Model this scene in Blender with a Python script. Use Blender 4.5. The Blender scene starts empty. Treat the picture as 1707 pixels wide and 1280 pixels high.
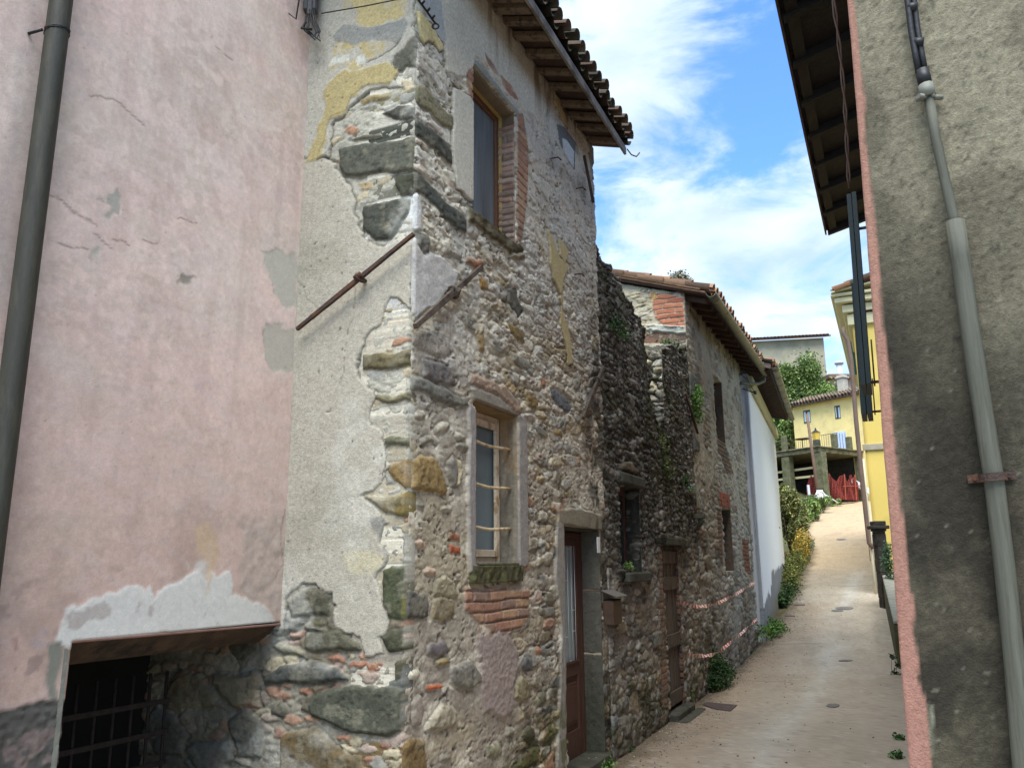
import bpy, bmesh, math, random
import numpy as np
from mathutils import Vector
random.seed(7); rs=np.random.RandomState(11)
sc=bpy.context.scene; COL=sc.collection
# ------------------------------------------------------------ camera
EYE=np.array([0.,0.,1.6]); FPX=1350.; CX,CY=853.5,640.
_p=math.radians(12.5); _r=math.radians(.5)
FW=np.array([0,math.cos(_p),math.sin(_p)]); _R0=np.array([1.,0,0]); _U0=np.array([0,-math.sin(_p),math.cos(_p)])
UP=_U0*math.cos(_r)+_R0*math.sin(_r); RT=_R0*math.cos(_r)-_U0*math.sin(_r)
cam_d=bpy.data.cameras.new('camera'); cam=bpy.data.objects.new('camera',cam_d); COL.objects.link(cam)
from mathutils import Matrix
cam.matrix_world=Matrix(((RT[0],UP[0],-FW[0],EYE[0]),(RT[1],UP[1],-FW[1],EYE[1]),(RT[2],UP[2],-FW[2],EYE[2]),(0,0,0,1)))
cam_d.sensor_width=36; cam_d.lens=36*FPX/1707; cam_d.clip_start=.05; cam_d.clip_end=3000
sc.camera=cam
# ------------------------------------------------------------ world, sun, exposure
SUN_EL=math.radians(64); SUN_AZ=math.radians(188)      # compass azimuth measured from +Y towards +X
w=bpy.data.worlds.new("World"); sc.world=w; w.use_nodes=True
nt=w.node_tree; N=nt.nodes; L=nt.links; N.clear()
out=N.new('ShaderNodeOutputWorld'); bg=N.new('ShaderNodeBackground'); L.new(bg.outputs[0],out.inputs[0]); bg.inputs[1].default_value=.13
sky=N.new('ShaderNodeTexSky'); sky.sky_type='NISHITA'; sky.sun_disc=False; sky.sun_elevation=SUN_EL; sky.sun_rotation=SUN_AZ
sky.air_density=1.0; sky.dust_density=.3; sky.ozone_density=3.0
tc=N.new('ShaderNodeTexCoord'); mp=N.new('ShaderNodeMapping'); mp.inputs['Scale'].default_value=(1.,1.,2.2); L.new(tc.outputs['Generated'],mp.inputs[0])
n1=N.new('ShaderNodeTexNoise'); n1.inputs['Scale'].default_value=5.5; n1.inputs['Detail'].default_value=12; n1.inputs['Roughness'].default_value=.60; n1.inputs['Distortion'].default_value=.5
L.new(mp.outputs[0],n1.inputs[0])
def skyblob(px,py,rad,amt):
    d=FW*FPX+RT*(px-CX)+UP*(CY-py); d=d/np.linalg.norm(d)
    vm=N.new('ShaderNodeVectorMath'); vm.operation='DISTANCE'; L.new(tc.outputs['Generated'],vm.inputs[0]); vm.inputs[1].default_value=tuple(d)
    mr=N.new('ShaderNodeMapRange'); mr.interpolation_type='SMOOTHSTEP'; L.new(vm.outputs['Value'],mr.inputs[0])
    mr.inputs[1].default_value=0; mr.inputs[2].default_value=rad; mr.inputs[3].default_value=amt; mr.inputs[4].default_value=0
    return mr.outputs[0]
acc=n1.outputs['Fac']
for b in ((1270,60,.20,-.17),(1330,160,.10,-.08),(1020,370,.11,-.20),(1190,262,.12,-.18),(1100,200,.08,-.06),(1345,300,.08,-.10),(1265,170,.09,-.08),(1230,420,.08,-.05),(1150,330,.06,-.06),(1100,-150,.3,-.05),(1040,60,.18,.12),(1220,360,.2,.14),(1150,480,.25,.06),(960,480,.1,.02),(1120,350,.09,.1)):
    ad=N.new('ShaderNodeMath'); ad.operation='ADD'; L.new(acc,ad.inputs[0]); L.new(skyblob(*b),ad.inputs[1]); acc=ad.outputs[0]
cr=N.new('ShaderNodeMapRange'); cr.interpolation_type='SMOOTHSTEP'; L.new(acc,cr.inputs[0]); cr.inputs[1].default_value=.34; cr.inputs[2].default_value=.60
n2=N.new('ShaderNodeTexNoise'); n2.inputs['Scale'].default_value=7; n2.inputs['Detail'].default_value=6; L.new(mp.outputs[0],n2.inputs[0])
cc=N.new('ShaderNodeMix'); cc.data_type='RGBA'; mr2=N.new('ShaderNodeMapRange'); L.new(n2.outputs['Fac'],mr2.inputs[0]); mr2.inputs[1].default_value=.36; mr2.inputs[2].default_value=.62; L.new(mr2.outputs[0],cc.inputs[0]); cc.inputs[6].default_value=(1.62,2.05,2.5,1); cc.inputs[7].default_value=(2.4,2.75,2.95,1)
mx=N.new('ShaderNodeMix'); mx.data_type='RGBA'; L.new(cr.outputs[0],mx.inputs[0])
sb=N.new('ShaderNodeMix'); sb.data_type='RGBA'; sb.blend_type='MULTIPLY'; sb.inputs[0].default_value=1; L.new(sky.outputs[0],sb.inputs[6]); sb.inputs[7].default_value=(.50,.70,.97,1)
L.new(sb.outputs[2],mx.inputs[6]); L.new(cc.outputs[2],mx.inputs[7]); L.new(mx.outputs[2],bg.inputs[0])
sd=bpy.data.lights.new('sun','SUN'); sd.energy=2.0; sd.angle=math.radians(45); sd.color=(1,.995,.955)
so=bpy.data.objects.new('sun',sd); COL.objects.link(so)
sv=Vector((math.sin(SUN_AZ)*math.cos(SUN_EL),math.cos(SUN_AZ)*math.cos(SUN_EL),math.sin(SUN_EL)))
so.rotation_euler=sv.to_track_quat('Z','Y').to_euler()
sc.view_settings.view_transform='Standard'; sc.view_settings.look='None'; sc.view_settings.exposure=1.74; sc.view_settings.gamma=1
sc.render.engine='CYCLES'
try:
    sc.cycles.use_denoising=True; sc.cycles.max_bounces=6; sc.cycles.diffuse_bounces=4
except Exception: pass
# ------------------------------------------------------------ geometry of the place
AZ0=24.7
def az(a): a=math.radians(a); return np.array([math.sin(a),math.cos(a)])
D0=az(AZ0); N0=np.array([D0[1],-D0[0]]); P0=np.array([.54,7.09])
def ray(x,y): return FW*FPX+RT*(x-CX)+UP*(CY-y)
def onplane(px,py,O,D):
    d=ray(px,py); n=np.array([D[1],-D[0]]); k=((O[0]-EYE[0])*n[0]+(O[1]-EYE[1])*n[1])/(d[0]*n[0]+d[1]*n[1])
    P=EYE+k*d; return (P[0]-O[0])*D[0]+(P[1]-O[1])*D[1], P[2]
GU=[-60,4,7,9.3,10.5,14,22,34.7,47.5,52,70,120,400,1500]; GZ=[-.15,-.15,-.08,.03,.17,.55,1.6,3.33,5.1,5.35,5.6,9,30,60]
def G(u): return np.interp(u,GU,GZ)
def uo(x,y): return (x-P0[0])*D0[0]+(y-P0[1])*D0[1], (x-P0[0])*N0[0]+(y-P0[1])*N0[1]
def xy(u,o): return P0+D0*u+N0*o
def onground(px,py):
    d=ray(px,py); d=d/np.linalg.norm(d[:2])
    for k in np.arange(2,90,.02):
        P=EYE+d*k
        if P[2]<=G(uo(P[0],P[1])[0]): return P
    return P
# ------------------------------------------------------------ colour + noise helpers
def lin(r,g,b,k=1.):
    f=lambda c:(c/255/12.92 if c/255<=.04045 else ((c/255+.055)/1.055)**2.4)
    return np.array([f(r)*k,f(g)*k,f(b)*k])
def _hash(ix,iy,seed):
    h=(ix.astype(np.int64)*374761393+iy.astype(np.int64)*668265263+seed*1442695041)&0x7fffffff
    h=((h^(h>>13))*1274126177)&0x7fffffff; h=(h^(h>>16))&0x7fffffff
    h=(h*2246822519)&0x7fffffff; h=h^(h>>15)
    return (h&0xffffff)/float(0x1000000)
def vn(x,y,seed=0):
    ix=np.floor(x);iy=np.floor(y);fx=x-ix;fy=y-iy;fx=fx*fx*(3-2*fx);fy=fy*fy*(3-2*fy)
    ix=ix.astype(np.int64);iy=iy.astype(np.int64)
    a=_hash(ix,iy,seed);b=_hash(ix+1,iy,seed);c=_hash(ix,iy+1,seed);d=_hash(ix+1,iy+1,seed)
    return (a+(b-a)*fx)*(1-fy)+(c+(d-c)*fx)*fy
def fbm(x,y,o=4,seed=0,g=.5):
    s=0;a=1;t=0
    for i in range(o):
        s=s+a*vn(x,y,seed+i*17);t+=a;a*=g;x=x*2.03+5.3;y=y*2.03+1.7
    return s/t
def ss(a,b,x):
    t=np.clip((x-a)/(b-a),0,1);return t*t*(3-2*t)
def voro(x,y,seed,jit=.85):
    ix=np.floor(x).astype(np.int64);iy=np.floor(y).astype(np.int64)
    f1=np.full(x.shape,9.);f2=np.full(x.shape,9.);idx=np.zeros(x.shape);dxc=np.zeros(x.shape);dyc=np.zeros(x.shape)
    for dx in (-1,0,1):
        for dy in (-1,0,1):
            jx=ix+dx;jy=iy+dy
            cx=jx+.5+jit*(_hash(jx,jy,seed)-.5);cy=jy+.5+jit*(_hash(jx,jy,seed+5)-.5)
            d=np.hypot(x-cx,y-cy);h=_hash(jx,jy,seed+9)
            m=d<f1
            f2=np.where(m,f1,np.minimum(f2,d));idx=np.where(m,h,idx);dxc=np.where(m,x-cx,dxc);dyc=np.where(m,y-cy,dyc);f1=np.where(m,d,f1)
    return f1,f2,idx,dxc,dyc
def sdf(poly,X,Y):
    poly=np.asarray(poly,float);d=np.full(X.shape,1e9);s=np.ones(X.shape)
    n=len(poly)
    for i in range(n):
        a=poly[i];b=poly[i-1];ex,ey=b-a;wx=X-a[0];wy=Y-a[1]
        t=np.clip((wx*ex+wy*ey)/(ex*ex+ey*ey+1e-12),0,1);bx=wx-ex*t;by=wy-ey*t
        d=np.minimum(d,bx*bx+by*by)
        c1=Y>=a[1];c2=Y<b[1];c3=ex*wy>ey*wx
        s=np.where((c1&c2&c3)|(~c1&~c2&~c3),-s,s)
    return np.sqrt(d)*s
# ------------------------------------------------------------ materials
MATS={}
def newmat(name):
    m=bpy.data.materials.new(name);m.use_nodes=True;n=m.node_tree.nodes;b=n.get('Principled BSDF');return m,m.node_tree,b
def mat(name,col,rough=.8,metal=0.,var=.25,scale=6.,bump=.25,bscale=40.,stretch=(1,1,1),spec=.3,grime=None,gscale=2.5):
    """plain procedural material: colour mottled by noise, fine bump; optional second 'grime' colour in patches"""
    if name in MATS: return MATS[name]
    m,t,b=newmat(name);nn=t.nodes;ll=t.links
    tcn=nn.new('ShaderNodeTexCoord');mpn=nn.new('ShaderNodeMapping');mpn.inputs['Scale'].default_value=stretch;ll.new(tcn.outputs['Object'],mpn.inputs[0])
    a=nn.new('ShaderNodeTexNoise');a.inputs['Scale'].default_value=scale;a.inputs['Detail'].default_value=6;a.inputs['Roughness'].default_value=.65;ll.new(mpn.outputs[0],a.inputs[0])
    r=nn.new('ShaderNodeMapRange');ll.new(a.outputs['Fac'],r.inputs[0]);r.inputs[1].default_value=.3;r.inputs[2].default_value=.7;r.inputs[3].default_value=1-var;r.inputs[4].default_value=1+var
    c=nn.new('ShaderNodeVectorMath');c.operation='SCALE';c.inputs[0].default_value=tuple(col);ll.new(r.outputs[0],c.inputs['Scale'])
    last=c.outputs[0]
    if grime is not None:
        g=nn.new('ShaderNodeTexNoise');g.inputs['Scale'].default_value=gscale;g.inputs['Detail'].default_value=8;g.inputs['Roughness'].default_value=.7;ll.new(mpn.outputs[0],g.inputs[0])
        gr=nn.new('ShaderNodeMapRange');ll.new(g.outputs['Fac'],gr.inputs[0]);gr.inputs[1].default_value=.48;gr.inputs[2].default_value=.62
        mxn=nn.new('ShaderNodeMix');mxn.data_type='RGBA';ll.new(gr.outputs[0],mxn.inputs[0]);ll.new(last,mxn.inputs[6]);mxn.inputs[7].default_value=(*grime,1);last=mxn.outputs[2]
    ll.new(last,b.inputs['Base Color']);b.inputs['Roughness'].default_value=rough;b.inputs['Metallic'].default_value=metal
    b.inputs['Specular IOR Level'].default_value=spec
    f=nn.new('ShaderNodeTexNoise');f.inputs['Scale'].default_value=bscale;f.inputs['Detail'].default_value=5;ll.new(mpn.outputs[0],f.inputs[0])
    bp=nn.new('ShaderNodeBump');bp.inputs['Strength'].default_value=bump;bp.inputs['Distance'].default_value=.01;ll.new(f.outputs['Fac'],bp.inputs['Height']);ll.new(bp.outputs[0],b.inputs['Normal'])
    MATS[name]=m;return m
def attrmat(name,rough=.92,var=.16,scale=60.,bump=.5,bscale=120.,dist=.006,spec=.25,speck=0.):
    """material of a surface whose own colours (stone, mortar, plaster, moss) are stored per vertex; adds fine grain"""
    if name in MATS: return MATS[name]
    m,t,b=newmat(name);nn=t.nodes;ll=t.links
    at=nn.new('ShaderNodeAttribute');at.attribute_name='Col';tcn=nn.new('ShaderNodeTexCoord')
    a=nn.new('ShaderNodeTexNoise');a.inputs['Scale'].default_value=scale;a.inputs['Detail'].default_value=8;a.inputs['Roughness'].default_value=.85;ll.new(tcn.outputs['Object'],a.inputs[0])
    r=nn.new('ShaderNodeMapRange');ll.new(a.outputs['Fac'],r.inputs[0]);r.inputs[1].default_value=.28;r.inputs[2].default_value=.72;r.inputs[3].default_value=1-var;r.inputs[4].default_value=1+var
    c=nn.new('ShaderNodeVectorMath');c.operation='SCALE';ll.new(at.outputs['Color'],c.inputs[0]);ll.new(r.outputs[0],c.inputs['Scale'])
    last=c.outputs[0]
    if speck:
        v=nn.new('ShaderNodeTexVoronoi');v.inputs['Scale'].default_value=28;ll.new(tcn.outputs['Object'],v.inputs[0])
        vr=nn.new('ShaderNodeMapRange');ll.new(v.outputs['Distance'],vr.inputs[0]);vr.inputs[1].default_value=.05;vr.inputs[2].default_value=.11;vr.inputs[3].default_value=speck;vr.inputs[4].default_value=0
        mxn=nn.new('ShaderNodeMix');mxn.data_type='RGBA';ll.new(vr.outputs[0],mxn.inputs[0]);ll.new(last,mxn.inputs[6]);mxn.inputs[7].default_value=(.05,.05,.045,1);last=mxn.outputs[2]
    ll.new(last,b.inputs['Base Color']);b.inputs['Roughness'].default_value=rough;b.inputs['Specular IOR Level'].default_value=spec
    f=nn.new('ShaderNodeTexNoise');f.inputs['Scale'].default_value=bscale;f.inputs['Detail'].default_value=6;f.inputs['Roughness'].default_value=.7;ll.new(tcn.outputs['Object'],f.inputs[0])
    bp=nn.new('ShaderNodeBump');bp.inputs['Strength'].default_value=bump;bp.inputs['Distance'].default_value=dist;ll.new(f.outputs['Fac'],bp.inputs['Height']);ll.new(bp.outputs[0],b.inputs['Normal'])
    MATS[name]=m;return m
def glassmat(name,col,rough=.08):
    if name in MATS: return MATS[name]
    m,t,b=newmat(name);b.inputs['Base Color'].default_value=(*col,1);b.inputs['Roughness'].default_value=rough;b.inputs['Specular IOR Level'].default_value=.9
    MATS[name]=m;return m
# ------------------------------------------------------------ object helpers
def tag(o,label=None,cat=None,group=None,kind=None):
    if label:o['label']=label
    if cat:o['category']=cat
    if group:o['group']=group
    if kind:o['kind']=kind
    return o
def empty(name,loc,label,cat,group=None):
    o=bpy.data.objects.new(name,None);COL.objects.link(o);o.location=loc;o.empty_display_size=.2
    bpy.context.view_layer.update();return tag(o,label,cat,group)
def link(name,me,m,parent=None):
    o=bpy.data.objects.new(name,me);COL.objects.link(o)
    for mm in (m if isinstance(m,(list,tuple)) else [m]): me.materials.append(mm)
    if parent is not None:
        o.parent=parent;o.matrix_parent_inverse=Matrix.Translation(-worldloc(parent))
    return o
def worldloc(o):
    v=Vector(o.location)
    # only empties/things carry a location; meshes are modelled in world coordinates around 0
    return v
def fastmesh(name,V,Fq,C=None,smooth=True,matidx=None):
    me=bpy.data.meshes.new(name);V=np.asarray(V,np.float32);nv=len(V);me.vertices.add(nv);me.vertices.foreach_set('co',V.ravel())
    Fq=np.asarray(Fq,np.int32);nf,k=Fq.shape;me.loops.add(nf*k);me.loops.foreach_set('vertex_index',Fq.ravel())
    me.polygons.add(nf);me.polygons.foreach_set('loop_start',np.arange(0,nf*k,k,dtype=np.int32));me.polygons.foreach_set('loop_total',np.full(nf,k,np.int32))
    me.polygons.foreach_set('use_smooth',np.full(nf,smooth,bool))
    if matidx is not None: me.polygons.foreach_set('material_index',np.asarray(matidx,np.int32))
    me.update(calc_edges=True)
    if C is not None:
        at=me.color_attributes.new('Col','FLOAT_COLOR','POINT');c4=np.ones((nv,4),np.float32);c4[:,:3]=C;at.data.foreach_set('color',c4.ravel())
    me.validate();return me
class MB:
    """collects shapes into one bmesh, world coordinates"""
    def __init__(s): s.bm=bmesh.new();s.mi=0
    def face(s,pts):
        vs=[s.bm.verts.new(tuple(map(float,p))) for p in pts]
        try:
            f=s.bm.faces.new(vs);f.material_index=s.mi
        except ValueError: pass
    def box(s,o,ax,ay,az_,):
        """o corner, three edge vectors"""
        o=np.array(o,float);ax=np.array(ax,float);ay=np.array(ay,float);az_=np.array(az_,float)
        c=[o,o+ax,o+ax+ay,o+ay,o+az_,o+ax+az_,o+ax+ay+az_,o+ay+az_]
        vs=[s.bm.verts.new(tuple(p)) for p in c]
        for q in ((0,3,2,1),(4,5,6,7),(0,1,5,4),(1,2,6,5),(2,3,7,6),(3,0,4,7)):
            f=s.bm.faces.new([vs[i] for i in q]);f.material_index=s.mi
        return s
    def cbox(s,c,sx,sy,sz,D=(0,1)):
        """centre c (base z), size along D, across, height"""
        D=np.array([D[0],D[1],0.]);n=np.array([D[1],-D[0],0.]);c=np.array(c,float)
        return s.box(c-D*sx/2-n*sy/2,D*sx,n*sy,(0,0,sz))
    def tube(s,pts,r,seg=8,cap=True):
        pts=[np.array(p,float) for p in pts];rings=[]
        rr=r if isinstance(r,(list,tuple,np.ndarray)) else [r]*len(pts)
        prev=None
        for i,p in enumerate(pts):
            t=(pts[min(i+1,len(pts)-1)]-pts[max(i-1,0)]);t=t/(np.linalg.norm(t)+1e-9)
            if prev is None:
                a=np.cross(t,[0,0,1.]);
                if np.linalg.norm(a)<.1:a=np.cross(t,[1.,0,0])
            else: a=prev-t*np.dot(prev,t)
            a=a/np.linalg.norm(a);prev=a;b=np.cross(t,a)
            rings.append([s.bm.verts.new(tuple(p+rr[i]*(a*math.cos(2*math.pi*k/seg)+b*math.sin(2*math.pi*k/seg)))) for k in range(seg)])
        for i in range(len(rings)-1):
            for k in range(seg):
                f=s.bm.faces.new((rings[i][k],rings[i][(k+1)%seg],rings[i+1][(k+1)%seg],rings[i+1][k]));f.smooth=True;f.material_index=s.mi
        if cap:
            for q in (rings[0][::-1],rings[-1]):
                f=s.bm.faces.new(q);f.material_index=s.mi
        return s
    def build(s,name,m,parent=None,bevel=0,recalc=True):
        if recalc: bmesh.ops.recalc_face_normals(s.bm,faces=s.bm.faces)
        if bevel:
            bmesh.ops.bevel(s.bm,geom=list(s.bm.edges),offset=bevel,segments=1,affect='EDGES',profile=.5)
        me=bpy.data.meshes.new(name);s.bm.to_mesh(me);s.bm.free();return link(name,me,m,parent)
class Panel:
    """a vertical wall face sampled on a fine grid: height relief H, colour C, openings cut out"""
    def __init__(s,O,D,u0,u1,z0,z1,du,dz,col,lean=0.,seed=1,flip=1):
        s.O=np.array(O,float);s.D=np.array(D,float);s.n=np.array([D[1],-D[0]])*flip;s.du=du;s.dz=dz
        s.us=np.arange(u0,u1+du*.5,du);s.zs=np.arange(z0,z1+dz*.5,dz);s.U,s.Z=np.meshgrid(s.us,s.zs)
        s.H=np.zeros(s.U.shape);s.C=np.zeros(s.U.shape+(3,))+np.asarray(col);s.keep=np.ones((len(s.zs)-1,len(s.us)-1),bool);s.ds=1.;s.lean=lean;s.seed=seed
        s.wx=(fbm(s.U*9,s.Z*9,4,seed+300)-.5);s.wy=(fbm(s.U*9,s.Z*9,4,seed+400)-.5)
    def P(s,u,z,h=0):
        q=s.O+s.D*u+s.n*(h+s.lean*z);return np.array([q[0],q[1],z])
    def px(s,pts,off=0.): return [onplane(x,y,s.O+s.n*off,s.D) for x,y in pts]
    def reg(s,pts,soft=.008,wob=.05,pix=True):
        q=s.px(pts) if pix else pts
        d=sdf(q,s.U+s.wx*wob,s.Z+s.wy*wob)
        return ss(soft,-soft,d),d
    def paint(s,m,col,k=1.):
        m=(m*k)[...,None] if np.ndim(m) else m*k
        s.C=s.C*(1-m)+np.asarray(col)*m
    def noise(s,sx,sz,o=4,seed=0): return fbm(s.U/sx,s.Z/sz,o,s.seed*31+seed)
    def var(s,m,amp,sx,sz,seed,o=4):
        f=1+amp*(s.noise(sx,sz,o,seed)-.5)*2*m;s.C=s.C*f[...,None]
    def stones(s,mask,su,sv,seed,pal,frac=1.,gap=.16,dome=.02,warp=.35,cv=.2,sub=0.,thr=.5,mix=.8):
        wx=(fbm(s.U/su*.9,s.Z/sv*.9,3,seed+50)-.5)*warp*2+.25*(fbm(s.U/su*4,s.Z/sv*4,2,seed+56)-.5);wy=(fbm(s.U/su*.9,s.Z/sv*.9,3,seed+70)-.5)*warp*2+.25*(fbm(s.U/su*4,s.Z/sv*4,2,seed+76)-.5)
        f1,f2,idx,dx,dy=voro(s.U/su+wx,s.Z/sv+wy,seed)
        e=f2-f1+.12*(fbm(s.U/su*6,s.Z/sv*6,3,seed+90)-.5)
        has=(np.mod(idx*7.31,1)<frac)
        # the gap varies per stone so that stones differ in size
        g=gap*(.6+1.2*np.mod(idx*13.7,1))
        lim=.80-.28*np.mod(idx*5.17,1)
        m=ss(g-.03,g+.06,e)*ss(lim+.04,lim-.04,f1)*has*mask
        prof=np.clip((e-g)/.16,0,1)**.6*(.75+.25*np.clip(1-(f1/.9)**2,0,1))
        tilt=(dx*(np.mod(idx*3.3,1)-.5)+dy*(np.mod(idx*9.1,1)-.35))*1.1
        rough=(fbm(s.U*26,s.Z*26,4,seed+33)-.5)*.55
        h=dome*(.45+.8*np.mod(idx*17.3,1))*(prof+tilt*.6+rough)-sub
        pal=np.asarray(pal);c=pal[(np.mod(idx*991.7,1)*len(pal)).astype(int)]
        h=h*s.ds
        tone=1+cv*(np.mod(idx*41.3,1)-.5)*2+.30*(fbm(s.U*16,s.Z*20,4,seed+44)-.5)*2
        c=c*np.clip(tone,.3,2)[...,None]
        s.H=s.H*(1-m)+(s.H*.3+h)*m
        mm=(m*mix)[...,None];s.C=s.C*(1-mm)+c*mm
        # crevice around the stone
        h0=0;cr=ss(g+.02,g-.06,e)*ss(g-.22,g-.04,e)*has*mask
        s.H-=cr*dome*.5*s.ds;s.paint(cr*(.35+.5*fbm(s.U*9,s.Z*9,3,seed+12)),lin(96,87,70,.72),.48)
        return m
    def block(s,pts,col,h=.02,wob=.05,soft=.006,rough=.006,pix=True,cv=.25,fl=.5,ns=14):
        m,d=s.reg(pts,soft,wob,pix);h=h*(.35+.65*s.ds);rough=rough*(.5+.5*s.ds)
        r=(fbm(s.U*ns,s.Z*ns,6,s.seed+int(abs(pts[0][0]*7))%97,.62)-.5)
        rd=ss(0,-.025,d)
        s.H=s.H*(1-m)+(h*(fl+(1-fl)*rd)+r*rough*2)*m
        s.H-=ss(.02,.004,d)*ss(-.006,.004,d)*.006
        chip=ss(.60,.68,fbm(s.U*30,s.Z*42,4,s.seed+5));s.H-=chip*m*.004;c=np.asarray(col)*np.array([1.06,1.0,.90])*(1+cv*2.6*r)[...,None]*(1+.5*(fbm(s.U*70,s.Z*70,3,9)-.5))[...,None]*(1-.25*chip[...,None]);ls=ss(.56,.66,fbm(s.U*11,s.Z*11,5,s.seed+8))*.35;c=c*(1-ls[...,None])+lin(158,152,130,.8)*ls[...,None]
        s.C=s.C*(1-m[...,None])+c*m[...,None];return m
    def bricks(s,mask,cols,mort,h=.01,row=.068,ln=.25,ph=0.,vert=False,cv=.25):
        U,Z=(s.Z,s.U) if vert else (s.U,s.Z)
        Z2=Z+ (fbm(s.U*3,s.Z*3,2,s.seed+5)-.5)*.03;U2=U+(fbm(s.U*7,s.Z*20,2,s.seed+6)-.5)*.03
        rr=np.floor((Z2+ph)/row);fz=(Z2+ph)/row-rr;off=_hash(rr.astype(np.int64),rr.astype(np.int64)*0,3)
        xx=U2/ln+off+.5*np.mod(rr,2);cc=np.floor(xx);fu=xx-cc
        e=np.minimum(np.minimum(fz,1-fz)*row,np.minimum(fu,1-fu)*ln)+.004*(fbm(s.U*60,s.Z*60,2,4)-.5)
        m=ss(.004,.008,e);idn=_hash(cc.astype(np.int64),rr.astype(np.int64),77)
        cols=np.asarray(cols);c=cols[(idn*len(cols)).astype(int)]*(1+cv*2*(fbm(s.U*22,s.Z*30,4,12)-.5))[...,None]
        s.paint(mask,mort);s.C=s.C*(1-(m*mask)[...,None])+c*(m*mask)[...,None]
        s.H=s.H*(1-mask)+(h*m*(.6+.6*np.mod(idn*7,1))+.004*(fbm(s.U*40,s.Z*40,3,3)-.5))*mask
    def hole(s,u0,u1,z0,z1):
        """rectangular opening, snapped to the grid; returns the snapped rectangle"""
        i0=int(round((u0-s.us[0])/s.du));i1=int(round((u1-s.us[0])/s.du));j0=int(round((z0-s.zs[0])/s.dz));j1=int(round((z1-s.zs[0])/s.dz))
        i0=max(i0,0);j0=max(j0,0);s.keep[j0:j1,i0:i1]=False
        i1=min(i1,len(s.us)-1);j1=min(j1,len(s.zs)-1)
        return s.us[i0],s.us[i1],s.zs[j0],s.zs[j1]
    def cut(s,mask): s.keep&=~((mask[:-1,:-1]+mask[1:,1:])/2>.5)
    def build(s,name,m,parent,thick=.12,back=False):
        nz,nu=s.U.shape
        X=s.O[0]+s.D[0]*s.U+s.n[0]*(s.H+s.lean*s.Z);Y=s.O[1]+s.D[1]*s.U+s.n[1]*(s.H+s.lean*s.Z)
        V=np.stack([X,Y,s.Z],-1).reshape(-1,3);C=np.clip(s.C,0.004,.9).reshape(-1,3)
        id=np.arange(nz*nu).reshape(nz,nu);k=s.keep
        q=np.stack([id[:-1,:-1][k],id[:-1,1:][k],id[1:,1:][k],id[1:,:-1][k]],-1)
        fl=np.dot(np.array([s.D[1],-s.D[0]]),s.n)<0
        if fl:q=q[:,::-1]
        # boundary edges -> side walls
        kp=np.pad(k,1);E=[]
        b=kp[1:-1,1:-1]&~kp[:-2,1:-1];E.append(np.stack([id[:-1,:-1][b],id[:-1,1:][b]],-1))
        b=kp[1:-1,1:-1]&~kp[2:,1:-1];E.append(np.stack([id[1:,1:][b],id[1:,:-1][b]],-1))
        b=kp[1:-1,1:-1]&~kp[1:-1,:-2];E.append(np.stack([id[1:,:-1][b],id[:-1,:-1][b]],-1))
        b=kp[1:-1,1:-1]&~kp[1:-1,2:];E.append(np.stack([id[:-1,1:][b],id[1:,1:][b]],-1))
        E=np.concatenate(E);un,inv=np.unique(E,return_inverse=True);inv=inv.reshape(E.shape)
        steps=max(1,int(thick/.06)) if back else 1
        flat=np.stack([s.O[0]+s.D[0]*s.U+s.n[0]*s.lean*s.Z,s.O[1]+s.D[1]*s.U+s.n[1]*s.lean*s.Z,s.Z],-1).reshape(-1,3)
        rings=[un];VV=[V];CC=[C];nv=len(V)
        for t in range(1,steps+1):
            dd=thick*t/steps;B=flat[un]-np.array([s.n[0],s.n[1],0])*dd
            if back:
                B=B+(np.stack([fbm(flat[un,0]*9,flat[un,2]*9+t*3,3,5),fbm(flat[un,0]*9,flat[un,2]*9+t*3,3,6),fbm(flat[un,0]*9,flat[un,2]*9+t*3,3,7)],-1)-.5)*.10
            VV.append(B);cf=(.6+.8*fbm(flat[un,0]*14,flat[un,2]*14+t,3,8))[:,None] if back else 1;CC.append(np.clip(C[un]*cf,.004,.8));rings.append(np.arange(nv,nv+len(un)));nv+=len(un)
        qs=[q]
        for t in range(steps):
            a=rings[t][inv[:,0]];b_=rings[t][inv[:,1]];c=rings[t+1][inv[:,1]];d=rings[t+1][inv[:,0]]
            e=np.stack([b_,a,d,c],-1);qs.append(e[:,::-1] if fl else e)
        used=np.unique(np.concatenate([x.ravel() for x in qs]));VV=np.concatenate(VV);CC=np.concatenate(CC);Q=np.concatenate(qs)
        rm=np.full(len(VV),-1,np.int64);rm[used]=np.arange(len(used))
        me=fastmesh(name,VV[used],rm[Q],CC[used]);return link(name,me,m,parent)
    def box(s,mb,u0,u1,z0,z1,o0,o1):
        """box in wall coordinates, o measured outwards"""
        a=s.P(u0,z0,o0);mb.box(a,np.array([*(s.D*(u1-u0)),0]),np.array([*(s.n*(o1-o0)),0]),(s.n[0]*s.lean*(z1-z0),s.n[1]*s.lean*(z1-z0),z1-z0));return mb
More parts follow.
